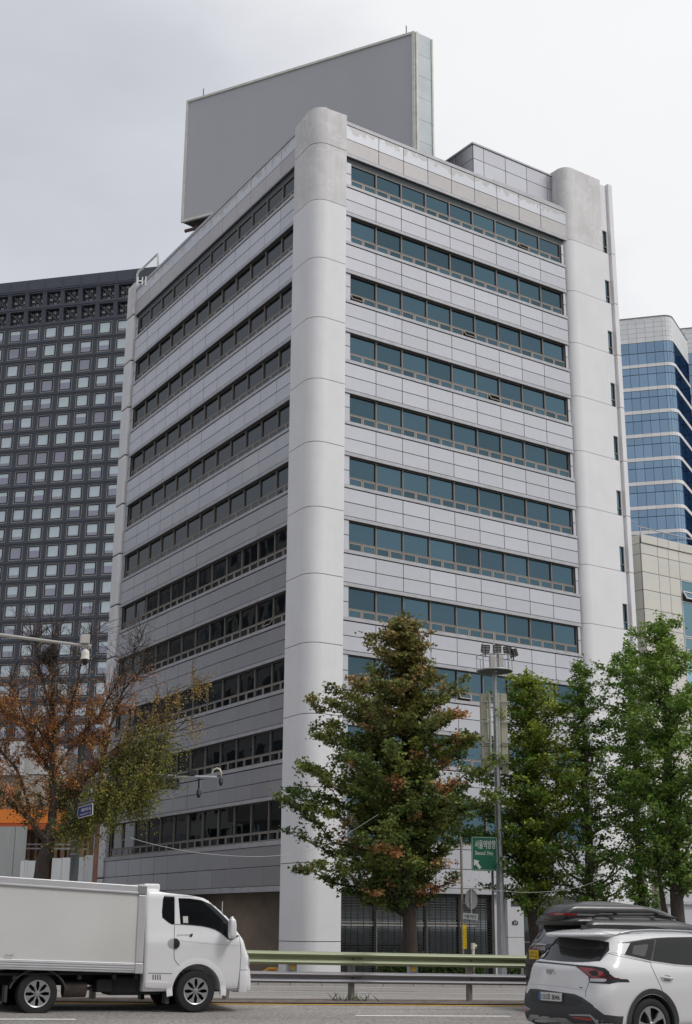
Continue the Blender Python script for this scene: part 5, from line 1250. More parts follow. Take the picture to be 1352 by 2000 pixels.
# overhead cables
m_cab = mat('pale_cable', (0.45, 0.45, 0.45), .5); m_cabd = mat('dark_cable', (0.05, 0.05, 0.05), .6)
def cable(pts, d0, d1, r, m, label):
    n = len(pts); P_ = [at(x, y, d0+(d1-d0)*i/(n-1)) for i, (x, y) in enumerate(pts)]; Q = []
    for i in range(n-1):
        p_1, p_0, p1, p2 = P_[max(i-1, 0)], P_[i], P_[i+1], P_[min(i+2, n-1)]
        for s in range(5):
            t = s/5; Q.append(.5*((2*p_0)+(-p_1+p1)*t+(2*p_1-5*p_0+4*p1-p2)*t*t+(-p_1+3*p_0-3*p1+p2)*t**3))
    Q.append(P_[-1]); o = MB().tube(Q, r, 5).build('overhead_cable', m, smooth=True); tag(o, label, 'cable', 'cables over the pavement')
cable([(254, 1636), (300, 1649), (375, 1664), (460, 1672), (530, 1672), (600, 1662), (665, 1636), (740, 1590)], 43, 46, .009, m_cab, 'pale cable sagging across the corner column into the big ginkgo')
cable([(850, 1716), (905, 1729), (960, 1738), (1025, 1743), (1085, 1740), (1140, 1730), (1200, 1705)], 47, 49, .008, m_cab, 'pale cable sagging below the green sign towards the right trees')
at = at0
# ------------------------------------------------------------------ vehicles
def car_paint(name, col, rough=.22, metal=0.0, coat=1.0):
    m = mat(name, col, rough=.38, metal=metal, coat=coat, var=.03, scale=.8, spec=.5, bump=.015, bscale=1.2)
    m.node_tree.nodes['Principled BSDF'].inputs['Coat Roughness'].default_value = .14; return m
m_tyre = mat('tyre_rubber', (0.018, 0.018, 0.019), .8, var=.2, scale=20)
m_alloy = mat('alloy', (0.52, 0.52, 0.53), .32, .8, var=.05)
m_arch = mat('wheel_arch_dark', (0.008, 0.008, 0.009), .9)
m_vglass = mat('tinted_car_glass', (0.008, 0.009, 0.010), .05, spec=.35)
m_vpl = mat('grey_plastic', (0.045, 0.048, 0.052), .55, var=.08, scale=6)
m_redl = mat('red_lens', (0.28, 0.012, 0.015), .12, coat=1.0); m_clr = mat('clear_lens', (0.50, 0.50, 0.52), .15, coat=1.0)
m_chrome = mat('chrome', (0.55, 0.55, 0.56), .12, 1.0); m_seam = mat('panel_seam', (0.06, 0.06, 0.065), .7)
m_silver = mat('silver_trim', (0.42, 0.43, 0.45), .3, .7)
class VF:
    def __init__(s, P, a, pitch=0.0):
        s.P = Vector(P); s.a = a; s.x = az(a)*math.cos(pitch)-Vector((0, 0, math.sin(pitch))); s.y = az(a+90); s.z = s.x.cross(s.y)
        s.M = Matrix(((s.x.x, s.y.x, s.z.x, P[0]), (s.x.y, s.y.y, s.z.y, P[1]), (s.x.z, s.y.z, s.z.z, P[2]), (0, 0, 0, 1)))
        s.inv = s.M.inverted()
    def w(s, x, y, z): return s.M @ Vector((x, y, z))
    def pl(s, px, py, ax, val):
        n = s.x if ax == 'x' else s.y; W = on_plane(px, py, s.P+n*val, n); return s.inv @ W
    def T(s): return lambda v: s.M @ v
def contour_body(vf, lv, nseg=(5, 7, 22, 7, 5), cap=True):
    """stack of rounded plan outlines. lv rows: z, x_rear, x_front, half width, rear corner r, front corner r, rear bow, front bow"""
    lv = np.array(lv, float); zs = lv[:, 0]; K = len(zs)
    # dense levels, smooth interpolation
    tt = np.linspace(0, K-1, (K-1)*4+1); rows = []
    for t in tt:
        i = min(K-2, int(t)); f = t-i; p0 = lv[max(0, i-1)]; p1 = lv[i]; p2 = lv[i+1]; p3 = lv[min(K-1, i+2)]
        r = .5*((2*p1)+(-p0+p2)*f+(2*p0-5*p1+4*p2-p3)*f*f+(-p0+3*p1-3*p2+p3)*f**3); lo = np.minimum(p1, p2)-.01; hi = np.maximum(p1, p2)+.01; rows.append(np.clip(r, lo, hi))
    rings = []
    for (z, xr, xf, W, rr, rf, br, bf) in rows:
        h = []
        a, b_, c_, d_, e_ = nseg
        for k in range(a): y = (W-rr)*k/a; h.append((xr-br*(1-(y/(W-rr))**2), y))
        for k in range(b_): g = math.pi/2*k/b_; h.append((xr+rr*(1-math.cos(g)), W-rr+rr*math.sin(g)))
        for k in range(c_): f = k/c_; h.append((xr+rr+(xf-rf-xr-rr)*f, W))
        for k in range(d_): g = math.pi/2*k/d_; h.append((xf-rf+rf*math.sin(g), W-rf+rf*math.cos(g)))
        for k in range(e_): y = (W-rf)*(1-k/e_); h.append((xf+bf*(1-(y/(W-rf))**2), y))
        h.append((xf+bf, 0))
        full = h+[(x, -y) for x, y in h[-2:0:-1]]
        rings.append([vf.w(x, y, z) for x, y in full])
    if cap:
        last = rows[-1]; n = len(rings[-1]); ring = [vf.inv @ v for v in rings[-1]]; cxm = (last[1]+last[2])/2
        for sc, dz in ((.8, .018), (.5, .032), (.2, .038)):
            rings.append([vf.w(cxm+(p.x-cxm)*sc, p.y*sc, last[0]+dz) for p in ring])
    b = MB(); n = len(rings[0])
    for r in rings: b.v += [tuple(v) for v in r]
    for j in range(len(rings)-1):
        for i in range(n): b.f.append((j*n+i, j*n+(i+1) % n, (j+1)*n+(i+1) % n, (j+1)*n+i)); b.m.append(0)
    b.f.append(tuple(range(n))[::-1]); b.m.append(0); b.f.append(tuple((len(rings)-1)*n+k for k in range(n))); b.m.append(0)
    return b
def cut(o, cutters):
    for c in cutters:
        m = o.modifiers.new('cut', 'BOOLEAN'); m.operation = 'DIFFERENCE'; m.object = c; m.solver = 'EXACT'
    dg = bpy.context.evaluated_depsgraph_get(); dg.update(); me = bpy.data.meshes.new_from_object(o.evaluated_get(dg)); o.modifiers.clear(); o.data = me
    for c in cutters: bpy.data.objects.remove(c)
def finish(o, ang=32):
    me = o.data; me.polygons.foreach_set('use_smooth', [True]*len(me.polygons)); me.set_sharp_from_angle(angle=D2R(ang))
def bvh_of(*obs):
    vs, fs = [], []
    for o in obs:
        k = len(vs); mw = parent_world(o)
        vs += [mw @ v.co for v in o.data.vertices]; fs += [tuple(i+k for i in p.vertices) for p in o.data.polygons]
    return BVHTree.FromPolygons(vs, fs)
def smooth_poly(pts, it=2):
    for _ in range(it):
        q = []
        for i in range(len(pts)):
            a, c = pts[i], pts[(i+1) % len(pts)]; q += [(a[0]*.75+c[0]*.25, a[1]*.75+c[1]*.25), (a[0]*.25+c[0]*.75, a[1]*.25+c[1]*.75)]
        pts = q
    return pts
def patch(name, poly, bvh, m, parent, lift=.004, step=6.0, round_=0, vf=None, mirror=False, seams=None):
    """a fitted piece (glass, lamp, trim, door skin) lying on the body; outline in picture coordinates"""
    if round_: poly = smooth_poly(poly, round_)
    bd = []
    for i in range(len(poly)):
        a, c = poly[i], poly[(i+1) % len(poly)]; L_ = math.hypot(c[0]-a[0], c[1]-a[1]); k = max(1, int(L_/step))
        for j in range(k): bd.append((a[0]+(c[0]-a[0])*j/k, a[1]+(c[1]-a[1])*j/k))
    n = len(bd); xs = [p[0] for p in bd]; ys = [p[1] for p in bd]; pts = list(bd)
    def inside(x, y):
        r = False
        for i in range(n):
            x1, y1 = bd[i]; x2, y2 = bd[(i+1) % n]
            if (y1 > y) != (y2 > y) and x < (x2-x1)*(y-y1)/(y2-y1)+x1: r = not r
        return r
    y = min(ys)+step/2
    while y < max(ys):
        x = min(xs)+step/2
        while x < max(xs):
            if inside(x, y) and min((x-p[0])**2+(y-p[1])**2 for p in bd) > (step*.35)**2: pts.append((x, y))
            x += step
        y += step
    v2, e2, f2, *_ = delaunay_2d_cdt([Vector(p) for p in pts], [], [list(range(n))], 1, 1e-5)
    W = []
    last = None
    for p in v2:
        r_ = ray(p.x, p.y).normalized(); loc, nrm, _, dist = bvh.ray_cast(CAM, r_)
        if loc is None:
            g = CAM+r_*((parent.location-CAM).length); loc, nrm, _, _ = bvh.find_nearest(g)
            for _i in range(3):
                t_ = (loc-CAM).dot(r_); loc, nrm, _, _ = bvh.find_nearest(CAM+r_*t_)
        if nrm.dot(r_) > 0: nrm = -nrm
        W.append((loc, nrm))
    b = MB(); k = len(W); b.v = [tuple(l+nn*lift) for l, nn in W]+[tuple(l-nn*.012) for l, nn in W]
    cnt = {}
    for f in f2:
        b.f.append(tuple(f)); b.m.append(0)
        for i in range(len(f)): e_ = (f[i], f[(i+1) % len(f)]); cnt[e_] = cnt.get(e_, 0)+1
    for (i, j) in list(cnt):
        if (j, i) not in cnt: b.f.append((i, j, j+k, i+k)); b.m.append(0)
    if mirror:
        kk = len(b.v); loc_ = [vf.inv @ Vector(v) for v in b.v]; b.v += [tuple(vf.w(v.x, -v.y, v.z)) for v in loc_]; fs = [tuple(i+kk for i in f)[::-1] for f in b.f]; b.f += fs; b.m += [0]*len(fs)
    return b.build(name, m, parent, ang=35)
def seam(name, line, bvh, parent, w=1.1, m=None, lift=.002, closed=False):
    P_ = []
    for i in range(len(line)-1):
        a, c = line[i], line[i+1]; L_ = math.hypot(c[0]-a[0], c[1]-a[1]); k = max(1, int(L_/5))
        for j in range(k): P_.append((a[0]+(c[0]-a[0])*j/k, a[1]+(c[1]-a[1])*j/k))
    P_.append(line[-1]); W = []
    for p in P_:
        r_ = ray(*p).normalized(); loc, nrm, _, dist = bvh.ray_cast(CAM, r_)
        if loc is not None: W.append(loc+nrm*.001 if nrm.dot(r_) < 0 else loc)
    b = MB()
    if len(W) > 1: b.tube(W, w*.0037, 5); return b.build(name, m or m_seam, parent)
def wheel(vf, x, y, r, wd, parent, style, side=-1, rim_r=None, spokes=8, arch=None):
    """tyre and rim; side -1 faces the camera"""
    W = empty('wheel', (0, 0, 0)); W.parent = parent; W.matrix_parent_inverse = parent_world(parent).inverted(); W.location = vf.w(x, y, r)
    T = vf.T(); rr = rim_r or r*.62
    b = MB(); o = y+side*wd/2; i_ = y-side*wd/2
    prof_ = [(rr*.97, o-side*.015), (rr*1.03, o), (r*.80, o+side*.006), (r*.93, o), (r*.985, o-side*.02), (r, o-side*.05), (r, i_+side*.05), (r*.97, i_), (rr, i_)]
    b.lathe(prof_, (x, 0, r), 'y', 40); b.v = [tuple(vf.w(*v)) for v in b.v]; b.build('tyre', m_tyre, W, ang=40)
    b = MB(); b.lathe([(0, o-side*.07), (rr*.96, o-side*.07), (rr*.99, o-side*.01), (rr, o+side*.003), (rr*.93, o-side*.004), (rr*.91, o-side*.05)], (x, 0, r), 'y', 40, m=1)
    q = MB()
    for k in range(spokes):
        a = 2*math.pi*(k+.5)/spokes
        def P3(rad, ang, dy): return (x+rad*math.cos(ang), o+side*dy, r+rad*math.sin(ang))
        if style == 'cover':
            hw0, hw1 = .34, .285; dd = math.pi/spokes
            vs = [P3(rr*.17, a-dd*.9, .0), P3(rr*.55, a-dd*.36, .006), P3(rr*.92, a-dd*.72, -.003), P3(rr*.93, a, -.001), P3(rr*.92, a+dd*.72, -.003), P3(rr*.55, a+dd*.36, .006), P3(rr*.17, a+dd*.9, .0)]
        else:
            dd = math.pi/spokes
            vs = [P3(rr*.15, a-dd*.8, -.01), P3(rr*.5, a-dd*.30, -.004), P3(rr*.95, a-dd*.42, -.006), P3(rr*.96, a, -.004), P3(rr*.95, a+dd*.42, -.006), P3(rr*.5, a+dd*.30, -.004), P3(rr*.15, a+dd*.8, -.01)]
        n = len(vs); bk_ = [(v[0], v[1]-side*.03, v[2]) for v in vs]
        q.add(vs+bk_, [tuple(range(n))]+[(i, (i+1) % n, (i+1) % n+n, i+n) for i in range(n)])
    q.lathe([(0, o+side*.014), (rr*.13, o+side*.012), (rr*.17, o+side*.002), (rr*.17, o-side*.03)], (x, 0, r), 'y', 20)
    q.lathe([(rr*.90, o-side*.003), (rr*.97, o+side*.004), (rr*1.0, o+side*.003), (rr*1.0, o-side*.04)], (x, 0, r), 'y', 40)
    k0 = len(b.v); b.v += q.v; b.f += [tuple(i+k0 for i in f) for f in q.f]; b.m += q.m
    b.v = [tuple(vf.w(*v)) for v in b.v]; b.build('rim', [m_alloy, m_arch], W, ang=30)
    return W
def arch_cutter(vf, x, z, r, y0, y1):
    b = MB(); b.lathe([(0, y0), (r, y0), (r, y1), (0, y1)], (x, 0, z), 'y', 40); b.v = [tuple(vf.w(*v)) for v in b.v]; return b.build('cutter', m_arch)

# wheel arch claddings
def arch_trim(vf, x, z, r0, r1, bvh, parent, m=None, d=.014):
    n = 26
    for s_ in (-1, 1):
        b = MB(); k0 = len(b.v); cnt = 0
        for k in range(n+1):
            a = math.radians(-10+200*k/n)
            for rr in (r0, (r0+r1)/2, r1):
                X_, Z_ = x+rr*math.cos(a), z+rr*math.sin(a); o = vf.w(X_, s_*2.0, Z_); loc, nrm, _, _ = bvh.ray_cast(o, -vf.y*s_); yy = (vf.inv @ loc).y if loc is not None and abs((vf.inv @ loc).y) > .75 else s_*(.845 if m else .93)
                b.v.append(tuple(vf.w(X_, yy+s_*(d*(.2 if rr == r1 else 1) if m else (d if rr != r0 else .008)), Z_)))
            b.v.append(tuple(vf.w(x+r0*math.cos(a), s_*.80, z+r0*math.sin(a))))
        for k in range(n):
            for i, j in ((0, 1), (1, 2), (3, 0)): p = k0+k*4; b.f.append((p+i, p+j, p+4+j, p+4+i)); b.m.append(0)
        b.build('arch_trim', m or m_vpl, parent, ang=40)
# ---- white box truck
pc = gpt(381, 1978); TAZ = -34.9+24
tv = VF(pc+az(TAZ+90)*.80, TAZ)
truck = empty('box_truck', tv.P, rz=D2R(TAZ), label='white box truck with a pale cargo body driving right, at the left', cat='truck')
m_tw = car_paint('truck_white', (0.78, 0.78, 0.80))
zz3 = lambda px, py, zoom=5.633, ox=270, oy=1710: (ox+px/zoom, oy+py/zoom)
def Z(l): return [zz3(*p) for p in l]
def tx(px, py, y=-.83): p = tv.pl(*zz3(px, py), 'y', y); return p.x, p.z
# front outline of the cab read off the side view
fo = [tx(*p) for p in ((880, 1300), (1255, 1275), (1282, 1100), (1262, 1060), (1242, 1035), (1242, 930), (1225, 870), (1195, 800), (1187, 760), (1165, 690), (1110, 600), (1040, 500), (950, 400), (850, 310), (720, 230), (600, 195), (300, 176))]
def xf_at(z):
    P_ = sorted([(q[1], q[0]) for q in fo[1:]])
    for (z0, x0), (z1, x1) in zip(P_, P_[1:]):
        if z <= z1: return x0+(x1-x0)*max(0, (z-z0))/(max(1e-6, z1-z0))
    return P_[-1][1]
rows = []
for z, W, rf, bf in ((.33, .80, .12, .02), (.42, .83, .14, .03), (.62, .84, .15, .03), (.70, .84, .15, .02), (.80, .84, .13, .02), (.95, .84, .13, .02), (1.05, .84, .13, .02), (1.12, .83, .13, .02), (1.25, .805, .13, .03), (1.40, .78, .13, .03), (1.55, .755, .13, .03), (1.68, .735, .13, .03), (1.78, .72, .15, .03), (1.85, .69, .2, .03), (1.89, .64, .18, .02)):
    rows.append((z, -.885+(.0 if z < 1.75 else (z-1.75)*.25), xf_at(z)-bf+.03, W, .06, rf, .0, bf))
cab = contour_body(tv, rows).build('cab', m_tw, truck)
wzr = .325
cut(cab, [arch_cutter(tv, 0, wzr+.01, .405, -1.2, -.42), arch_cutter(tv, 0, wzr+.01, .405, .42, 1.2)])
finish(cab)
bv = bvh_of(cab)
# side glass, pillar, door edges, trims from the photo
patch('quarter_window', Z([(285, 228), (398, 234), (399, 537), (368, 538), (330, 515), (266, 462), (262, 400), (274, 260)]), bv, m_vglass, truck, .004, 5, vf=tv, mirror=True)
patch('door_frame', Z([(403, 238), (560, 238), (700, 255), (800, 300), (900, 385), (1000, 500), (1000, 560), (985, 500), (880, 395), (800, 322), (700, 274), (560, 252), (440, 248), (462, 536), (401, 532)]), bv, m_tw, truck, .013, 2.5, vf=tv, mirror=True)
patch('door_window', Z([(442, 254), (560, 257), (690, 276), (795, 324), (880, 398), (985, 502), (1003, 560), (1008, 640), (1060, 655), (1112, 664), (1060, 695), (1020, 708), (990, 700), (960, 675), (905, 628), (850, 596), (780, 572), (700, 556), (600, 545), (463, 536)]), bv, m_vglass, truck, .010, 2.5, vf=tv, mirror=True)
patch('window_sticker', Z([(490, 450), (545, 450), (548, 524), (494, 524)]), bv, mat('sticker', (.55, .55, .52), .6, var=.3, scale=60), truck, .014, 5)
seam('door_seam', Z([(399, 540), (397, 700), (395, 880), (402, 925), (430, 965), (480, 1015), (530, 1062)]), bv, truck)
seam('door_seam', Z([(1113, 668), (1126, 770), (1132, 880), (1120, 1040), (1105, 1170), (1090, 1285)]), bv, truck)
seam('body_seam', Z([(108, 1072), (250, 1076), (400, 1080), (500, 1082)]), bv, truck); seam('body_seam', Z([(880, 1248), (1000, 1248), (1100, 1244)]), bv, truck); seam('body_seam', Z([(1128, 1040), (1180, 1038), (1245, 1038)]), bv, truck)
seam('roof_seam', Z([(290, 222), (400, 226), (560, 228), (700, 244), (800, 290), (900, 372), (1000, 480)]), bv, truck, .8)
patch('swage_shade', Z([(462, 712), (700, 736), (950, 758), (1180, 768), (1180, 772), (950, 766), (700, 748), (475, 724)]), bv, mat('crease_shadow_white', (.60, .60, .62), .4), truck, .002, 6)  # greyer strip paints the shade along the door's pressed crease
for x in (158, 184, 210, 235): patch('vent_slot', Z([(x, 1090), (x+11, 1090), (x+13, 1148), (x+2, 1148)]), bv, m_seam, truck, .002, 4)
patch('handle_cup', Z([(398+60*math.cos(a)*.95-18, 750+57*math.sin(a)) for a in [2*math.pi*k/20 for k in range(20)]]), bv, mat('handle_cup', (.38, .38, .39), .5), truck, .002, 4)
patch('door_handle', Z([(397, 692), (425, 697), (450, 720), (457, 750), (448, 780), (425, 800), (397, 806)]), bv, m_black, truck, .02, 4)
patch('sill_guard', Z([(85, 1165), (200, 1170), (330, 1180), (420, 1190), (390, 1215), (340, 1242), (85, 1230), (72, 1200)]), bv, m_tw, truck, .012, 6)
arch_trim(tv, 0, wzr+.01, .405, .50, bv, truck, m=m_tw, d=.009)
# badge lettering on the door
c = tv.inv @ bv.ray_cast(CAM, ray(*zz3(500, 656)).normalized())[0]
text_on('badge', 'porter', frame_mat(tv.w(c.x, c.y-.008, c.z), tv.x, tv.z), .21, .034, m_silver, truck)
c = tv.inv @ bv.ray_cast(CAM, ray(*zz3(582, 658)).normalized())[0]
for q in (-.012, .012): MB().box(c.x+q-.009, c.x+q+.009, c.y-.012, c.y-.004, c.z-.024, c.z+.024, 0, T=lambda v: tv.w(v.x+(v.z-c.z)*.35, v.y, v.z)).build('badge', m_black, truck)
# bumper, head lamp, mirror
bx0, bx1 = tx(1105, 1280)[0], tx(1278, 1100)[0]
bp = contour_body(tv, [(tx(1180, 1283)[1], bx0, bx1-.06, .83, .02, .16, 0, .03), (tx(1200, 1200)[1], bx0, bx1-.035, .85, .02, .17, 0, .03), (tx(1200, 1100)[1], bx0, bx1-.03, .852, .02, .17, 0, .03), (tx(1200, 1048)[1], bx0, bx1-.05, .85, .02, .17, 0, .03)], cap=False).build('bumper', m_tw, truck, ang=35)
patch('head_lamp', Z([(1205, 800), (1222, 850), (1238, 930), (1240, 1030), (1215, 1030), (1214, 930), (1206, 860)]), bv, m_clr, truck, .012, 4, vf=tv)
mc = tv.pl(*zz3(1032, 585), 'y', -.98); mir = MB(); mh = .13
contour_body(VF(tv.w(mc.x, -.99, mc.z-.155), TAZ), [(0, -.035, .05, .05, .03, .03, 0, 0), (.05, -.05, .06, .075, .03, .04, 0, 0), (.20, -.05, .055, .085, .03, .04, 0, 0), (.29, -.045, .04, .075, .03, .03, 0, 0), (.31, -.03, .02, .05, .02, .02, 0, 0)]).build('mirror', m_tw, truck, ang=40)
MB().tube([tv.w(mc.x+.02, -.96, mc.z+.08), tv.w(mc.x+.10, -.80, mc.z+.07)], .016, 6).tube([tv.w(mc.x+.02, -.96, mc.z-.12), tv.w(mc.x+.12, -.82, mc.z-.10)], .016, 6).build('mirror_arm', m_black, truck)
# air deflector on the roof, gap panel
dz = tx(200, 112)[1]; MB().box(tx(120, 130)[0], tx(300, 130)[0], -.55, .55, 1.86, dz+.04, 0, T=tv.T()).build('roof_fairing', m_tw, truck, bevel=.03)
# cargo body: slightly tail-high, with aluminium rails and corner posts
q = [tv.pl(*p, 'y', -.88) for p in ((290, 1731), (277, 1901), (0, 1711), (0, 1893))]
sl_t = (q[2].z-q[0].z)/(q[2].x-q[0].x); sl_b = (q[3].z-q[1].z)/(q[3].x-q[1].x); xb = q[0].x
ztop_ = lambda x: q[0].z+sl_t*(x-xb); zbot_ = lambda x: q[1].z+sl_b*(x-xb)
m_boxs = mat('cargo_panel', (0.66, 0.66, 0.645), .42, var=.04, scale=1.2, var2=(.60, .595, .57), coat=.3); m_boxr = mat('cargo_rail', (0.60, 0.60, 0.62), .38, .35, var=.05, scale=4)
XB0, XB1 = -4.15, xb-.03
def tbox(name, x0, x1, y0, y1, zf0, zf1, m, bev=.006):
    vs = [tv.w(x, y, zf(x)) for zf in (zf0, zf1) for y in (y0, y1) for x in (x0, x1)]
    return MB().add(vs, [(0, 2, 3, 1), (4, 5, 7, 6), (0, 1, 5, 4), (2, 6, 7, 3), (0, 4, 6, 2), (1, 3, 7, 5)]).build(name, m, truck, bevel=bev)
hh = lambda z, k: (lambda x: zbot_(x)+(ztop_(x)-zbot_(x))*k+z)
tbox('cargo_body', XB0, XB1-.02, -.87, .87, hh(.14, 0), hh(-.08, 1), m_boxs)
for s_ in (-1, 1):
    y0, y1 = (-.89, -.80) if s_ < 0 else (.80, .89)
    tbox('top_rail', XB0, XB1-.13, y0, y1, hh(-.13, 1), hh(-.0, 1), m_boxr, .012); tbox('top_rail_lip', XB0, XB1-.13, y0*1.008 if s_ < 0 else y0, y1 if s_ < 0 else y1*1.008, hh(-.128, 1), hh(-.10, 1), m_boxr, .004)
    tbox('bottom_rail', XB0, XB1-.13, y0, y1, hh(.0, 0), hh(.15, 0), m_boxr, .01)
    for k in (.045, .08, .115): tbox('rail_rib', XB0, XB1-.13, -.897 if s_ < 0 else .89, -.89 if s_ < 0 else .897, hh(k-.008, 0), hh(k+.008, 0), m_boxr, .002)
    tbox('corner_post', XB1-.125, XB1, y0, y1, hh(.16, 0), hh(-.14, 1), m_boxr, .012); tbox('corner_cap', XB1-.14, XB1+.01, y0*1.01 if s_ < 0 else y0, y1 if s_ < 0 else y1*1.01, hh(-.135, 1), hh(.01, 1), mat('corner_cap_grey', (.34, .34, .35), .4, .4) if s_ < 0 else MATS['corner_cap_grey'], .012); tbox('corner_cap', XB1-.13, XB1+.005, y0*1.01 if s_ < 0 else y0, y1 if s_ < 0 else y1*1.01, hh(-.01, 0), hh(.155, 0), m_boxr, .012)
tbox('roof_panel', XB0, XB1, -.86, .86, hh(-.075, 1), hh(-.01, 1), m_boxs)
c = tv.pl(19, 1864, 'y', -.89); MB().tube([tv.w(c.x-.05, -.885, c.z+.012), tv.w(c.x-.04, -.905, c.z-.012), tv.w(c.x+.04, -.905, c.z-.012), tv.w(c.x+.05, -.885, c.z+.012)], .008, 6).build('latch', m_silver, truck)
# chassis, tanks, mudguards
m_und = mat('chassis_black', (0.016, 0.016, 0.018), .7, var=.3, scale=8)
for y in (-.38, .38): MB().box(-4.1, .7, y-.03, y+.03, .42, .56, 0, T=tv.T()).build('chassis_rail', m_und, truck)
MB().box(-4.1, -.9, -.80, .80, .585, .62, 0, T=tv.T()).build('floor_frame', m_und, truck)
for x in (-3.9, -3.3, -2.9, -1.9, -1.35, -1.0): MB().box(x-.03, x+.03, -.83, .83, .52, .585, 0, T=tv.T()).build('cross_member', m_und, truck)
def tp_(px, py, y): return tv.pl(px, py, 'y', y)
a, c = tp_(190, 1912, -.72), tp_(219, 1938, -.72); MB().box(a.x, c.x, -.72, -.40, c.z, a.z, 0, T=tv.T()).build('battery_box', m_und, truck, bevel=.02)
a, c = tp_(214, 1905, -.66), tp_(283, 1946, -.66); MB().box(a.x, c.x+.3, -.66, -.10, c.z+.02, a.z, 0, T=tv.T()).build('fuel_tank', m_und, truck, bevel=.05)
a, c = tp_(125, 1913, -.6), tp_(167, 1948, -.6); MB().tube([tv.w(a.x, -.55, (a.z+c.z)/2), tv.w(c.x, -.55, (a.z+c.z)/2)], (a.z-c.z)/2, 14).build('silencer', mat('exhaust_steel', (.13, .11, .10), .5, .7, var=.3, scale=9), truck, ang=40)
MB().tube([tv.w(c.x, -.55, (a.z+c.z)/2), tv.w(c.x+.25, -.5, c.z+.12), tv.w(c.x+.7, -.45, c.z+.16)], .028, 8).build('exhaust_pipe', MATS['exhaust_steel'], truck)
rx_ = tv.pl(73, 1941, 'y', -.80).x
for sgn, y in ((-1, -.80), (1, .80)):
    wheel(tv, 0, y+(-sgn)*.095, wzr, .19, truck, 'cover', sgn, .205, 8)
    wheel(tv, rx_, y+(-sgn)*.095, wzr-.01, .19, truck, 'cover', sgn, .20, 8)
    fl = MB(); n = 16
    for k in range(n+1):
        a = math.radians(-15+235*k/n) if 0 else math.radians(168-156*k/n); r0, r1 = .415, .44
        for (r, y_) in ((r0, y*1.03), (r1, y*1.03), (r1, y*.72), (r0, y*.72)): fl.v.append(tuple(tv.w(rx_+r*math.cos(a)*1.02, y_, wzr+.0+r*math.sin(a)*.80)))
    for k in range(n):
        for i in range(4): fl.f.append((k*4+i, k*4+(i+1) % 4, (k+1)*4+(i+1) % 4, (k+1)*4+i)); fl.m.append(0)
    fl.f += [(0, 1, 2, 3), (n*4, n*4+1, n*4+2, n*4+3)]; fl.m += [0, 0]; fl.build('mudguard', m_vpl, truck, ang=40)
    MB().box(rx_-.50, rx_-.46, min(y*1.03, y*.75), max(y*1.03, y*.75), .20, .44, 0, T=tv.T()).build('mud_flap', m_vpl, truck)
    MB().box(-.50, -.44, min(y*1.0, y*.75), max(y*1.0, y*.75), .14, .45, 0, T=tv.T()).build('mud_flap', m_vpl, truck)
MB().tube([tv.w(0, -.7, wzr), tv.w(0, .7, wzr)], .05, 8).build('axle', m_und, truck); MB().tube([tv.w(rx_, -.7, wzr), tv.w(rx_, .7, wzr)], .07, 8).build('axle', m_und, truck)
MB().box(-.85, .55, -.42, .42, .30, .45, 0, T=tv.T()).build('engine_tray', m_und, truck)
MB().tube([tv.w(*(tv.pl(*zz3(925, 400), 'y', .0)))+Vector((0, 0, -.12)), tv.w(*(tv.pl(*zz3(928, 285), 'y', .0)))], .008, 5).build('aerial', m_silver, truck)

# ---- white crossover, lower right
SAZ = -34.9+30; hub = at(1273, 2002, 18.6)
sv = VF(hub-Vector((0, 0, .355))+az(SAZ+90)*.90, SAZ)
suv = empty('white_crossover', sv.P, rz=D2R(SAZ), label='white crossover car with black rear glass, seen from behind at the lower right', cat='car')
m_sw_ = car_paint('crossover_white', (0.70, 0.70, 0.71))
body = contour_body(sv, [(.28, -.72, 3.45, .84, .25, .3, .02, .08), (.36, -.84, 3.62, .92, .2, .35, .05, .10), (.50, -.88, 3.68, .935, .22, .4, .06, .10), (.66, -.88, 3.69, .94, .24, .4, .06, .10), (.80, -.85, 3.64, .94, .27, .4, .06, .10), (.92, -.84, 3.50, .925, .34, .4, .06, .1), (1.00, -.83, 3.10, .91, .34, .4, .06, .1), (1.07, -.82, 2.62, .89, .33, .35, .06, .12), (1.13, -.79, 2.42, .865, .32, .3, .05, .14),
    (1.18, -.73, 2.30, .84, .30, .3, .05, .15), (1.28, -.62, 2.08, .785, .27, .28, .05, .15), (1.38, -.53, 1.86, .735, .25, .26, .05, .15), (1.46, -.46, 1.66, .69, .23, .25, .05, .14), (1.52, -.40, 1.46, .64, .22, .25, .04, .12), (1.555, -.30, 1.30, .58, .2, .25, .04, .1)]).build('body', m_sw_, suv)
cut(body, [arch_cutter(sv, 0, .355, .40, -1.3, -.5), arch_cutter(sv, 0, .355, .40, .5, 1.3), arch_cutter(sv, 2.755, .355, .40, -1.3, -.5), arch_cutter(sv, 2.755, .355, .40, .5, 1.3)])
finish(body, 40)
sb = bvh_of(body)
A4 = lambda l: [(1170+x/7.43, 1780+y/7.43) for x, y in l]; A3 = lambda l: [(1010+x/7.51, 1750+y/7.51) for x, y in l]
# roof spoiler
spx = sv.pl(1110, 1830, 'y', 0)
spo = contour_body(sv, [(1.495, -.66, .05, .57, .16, .1, .05, 0), (1.52, -.685, .06, .60, .16, .1, .05, 0), (1.55, -.66, .2, .60, .15, .1, .05, 0), (1.572, -.55, .3, .56, .15, .1, .05, 0)]).build('spoiler', m_sw_, suv, ang=40)
sb2 = bvh_of(body, spo)
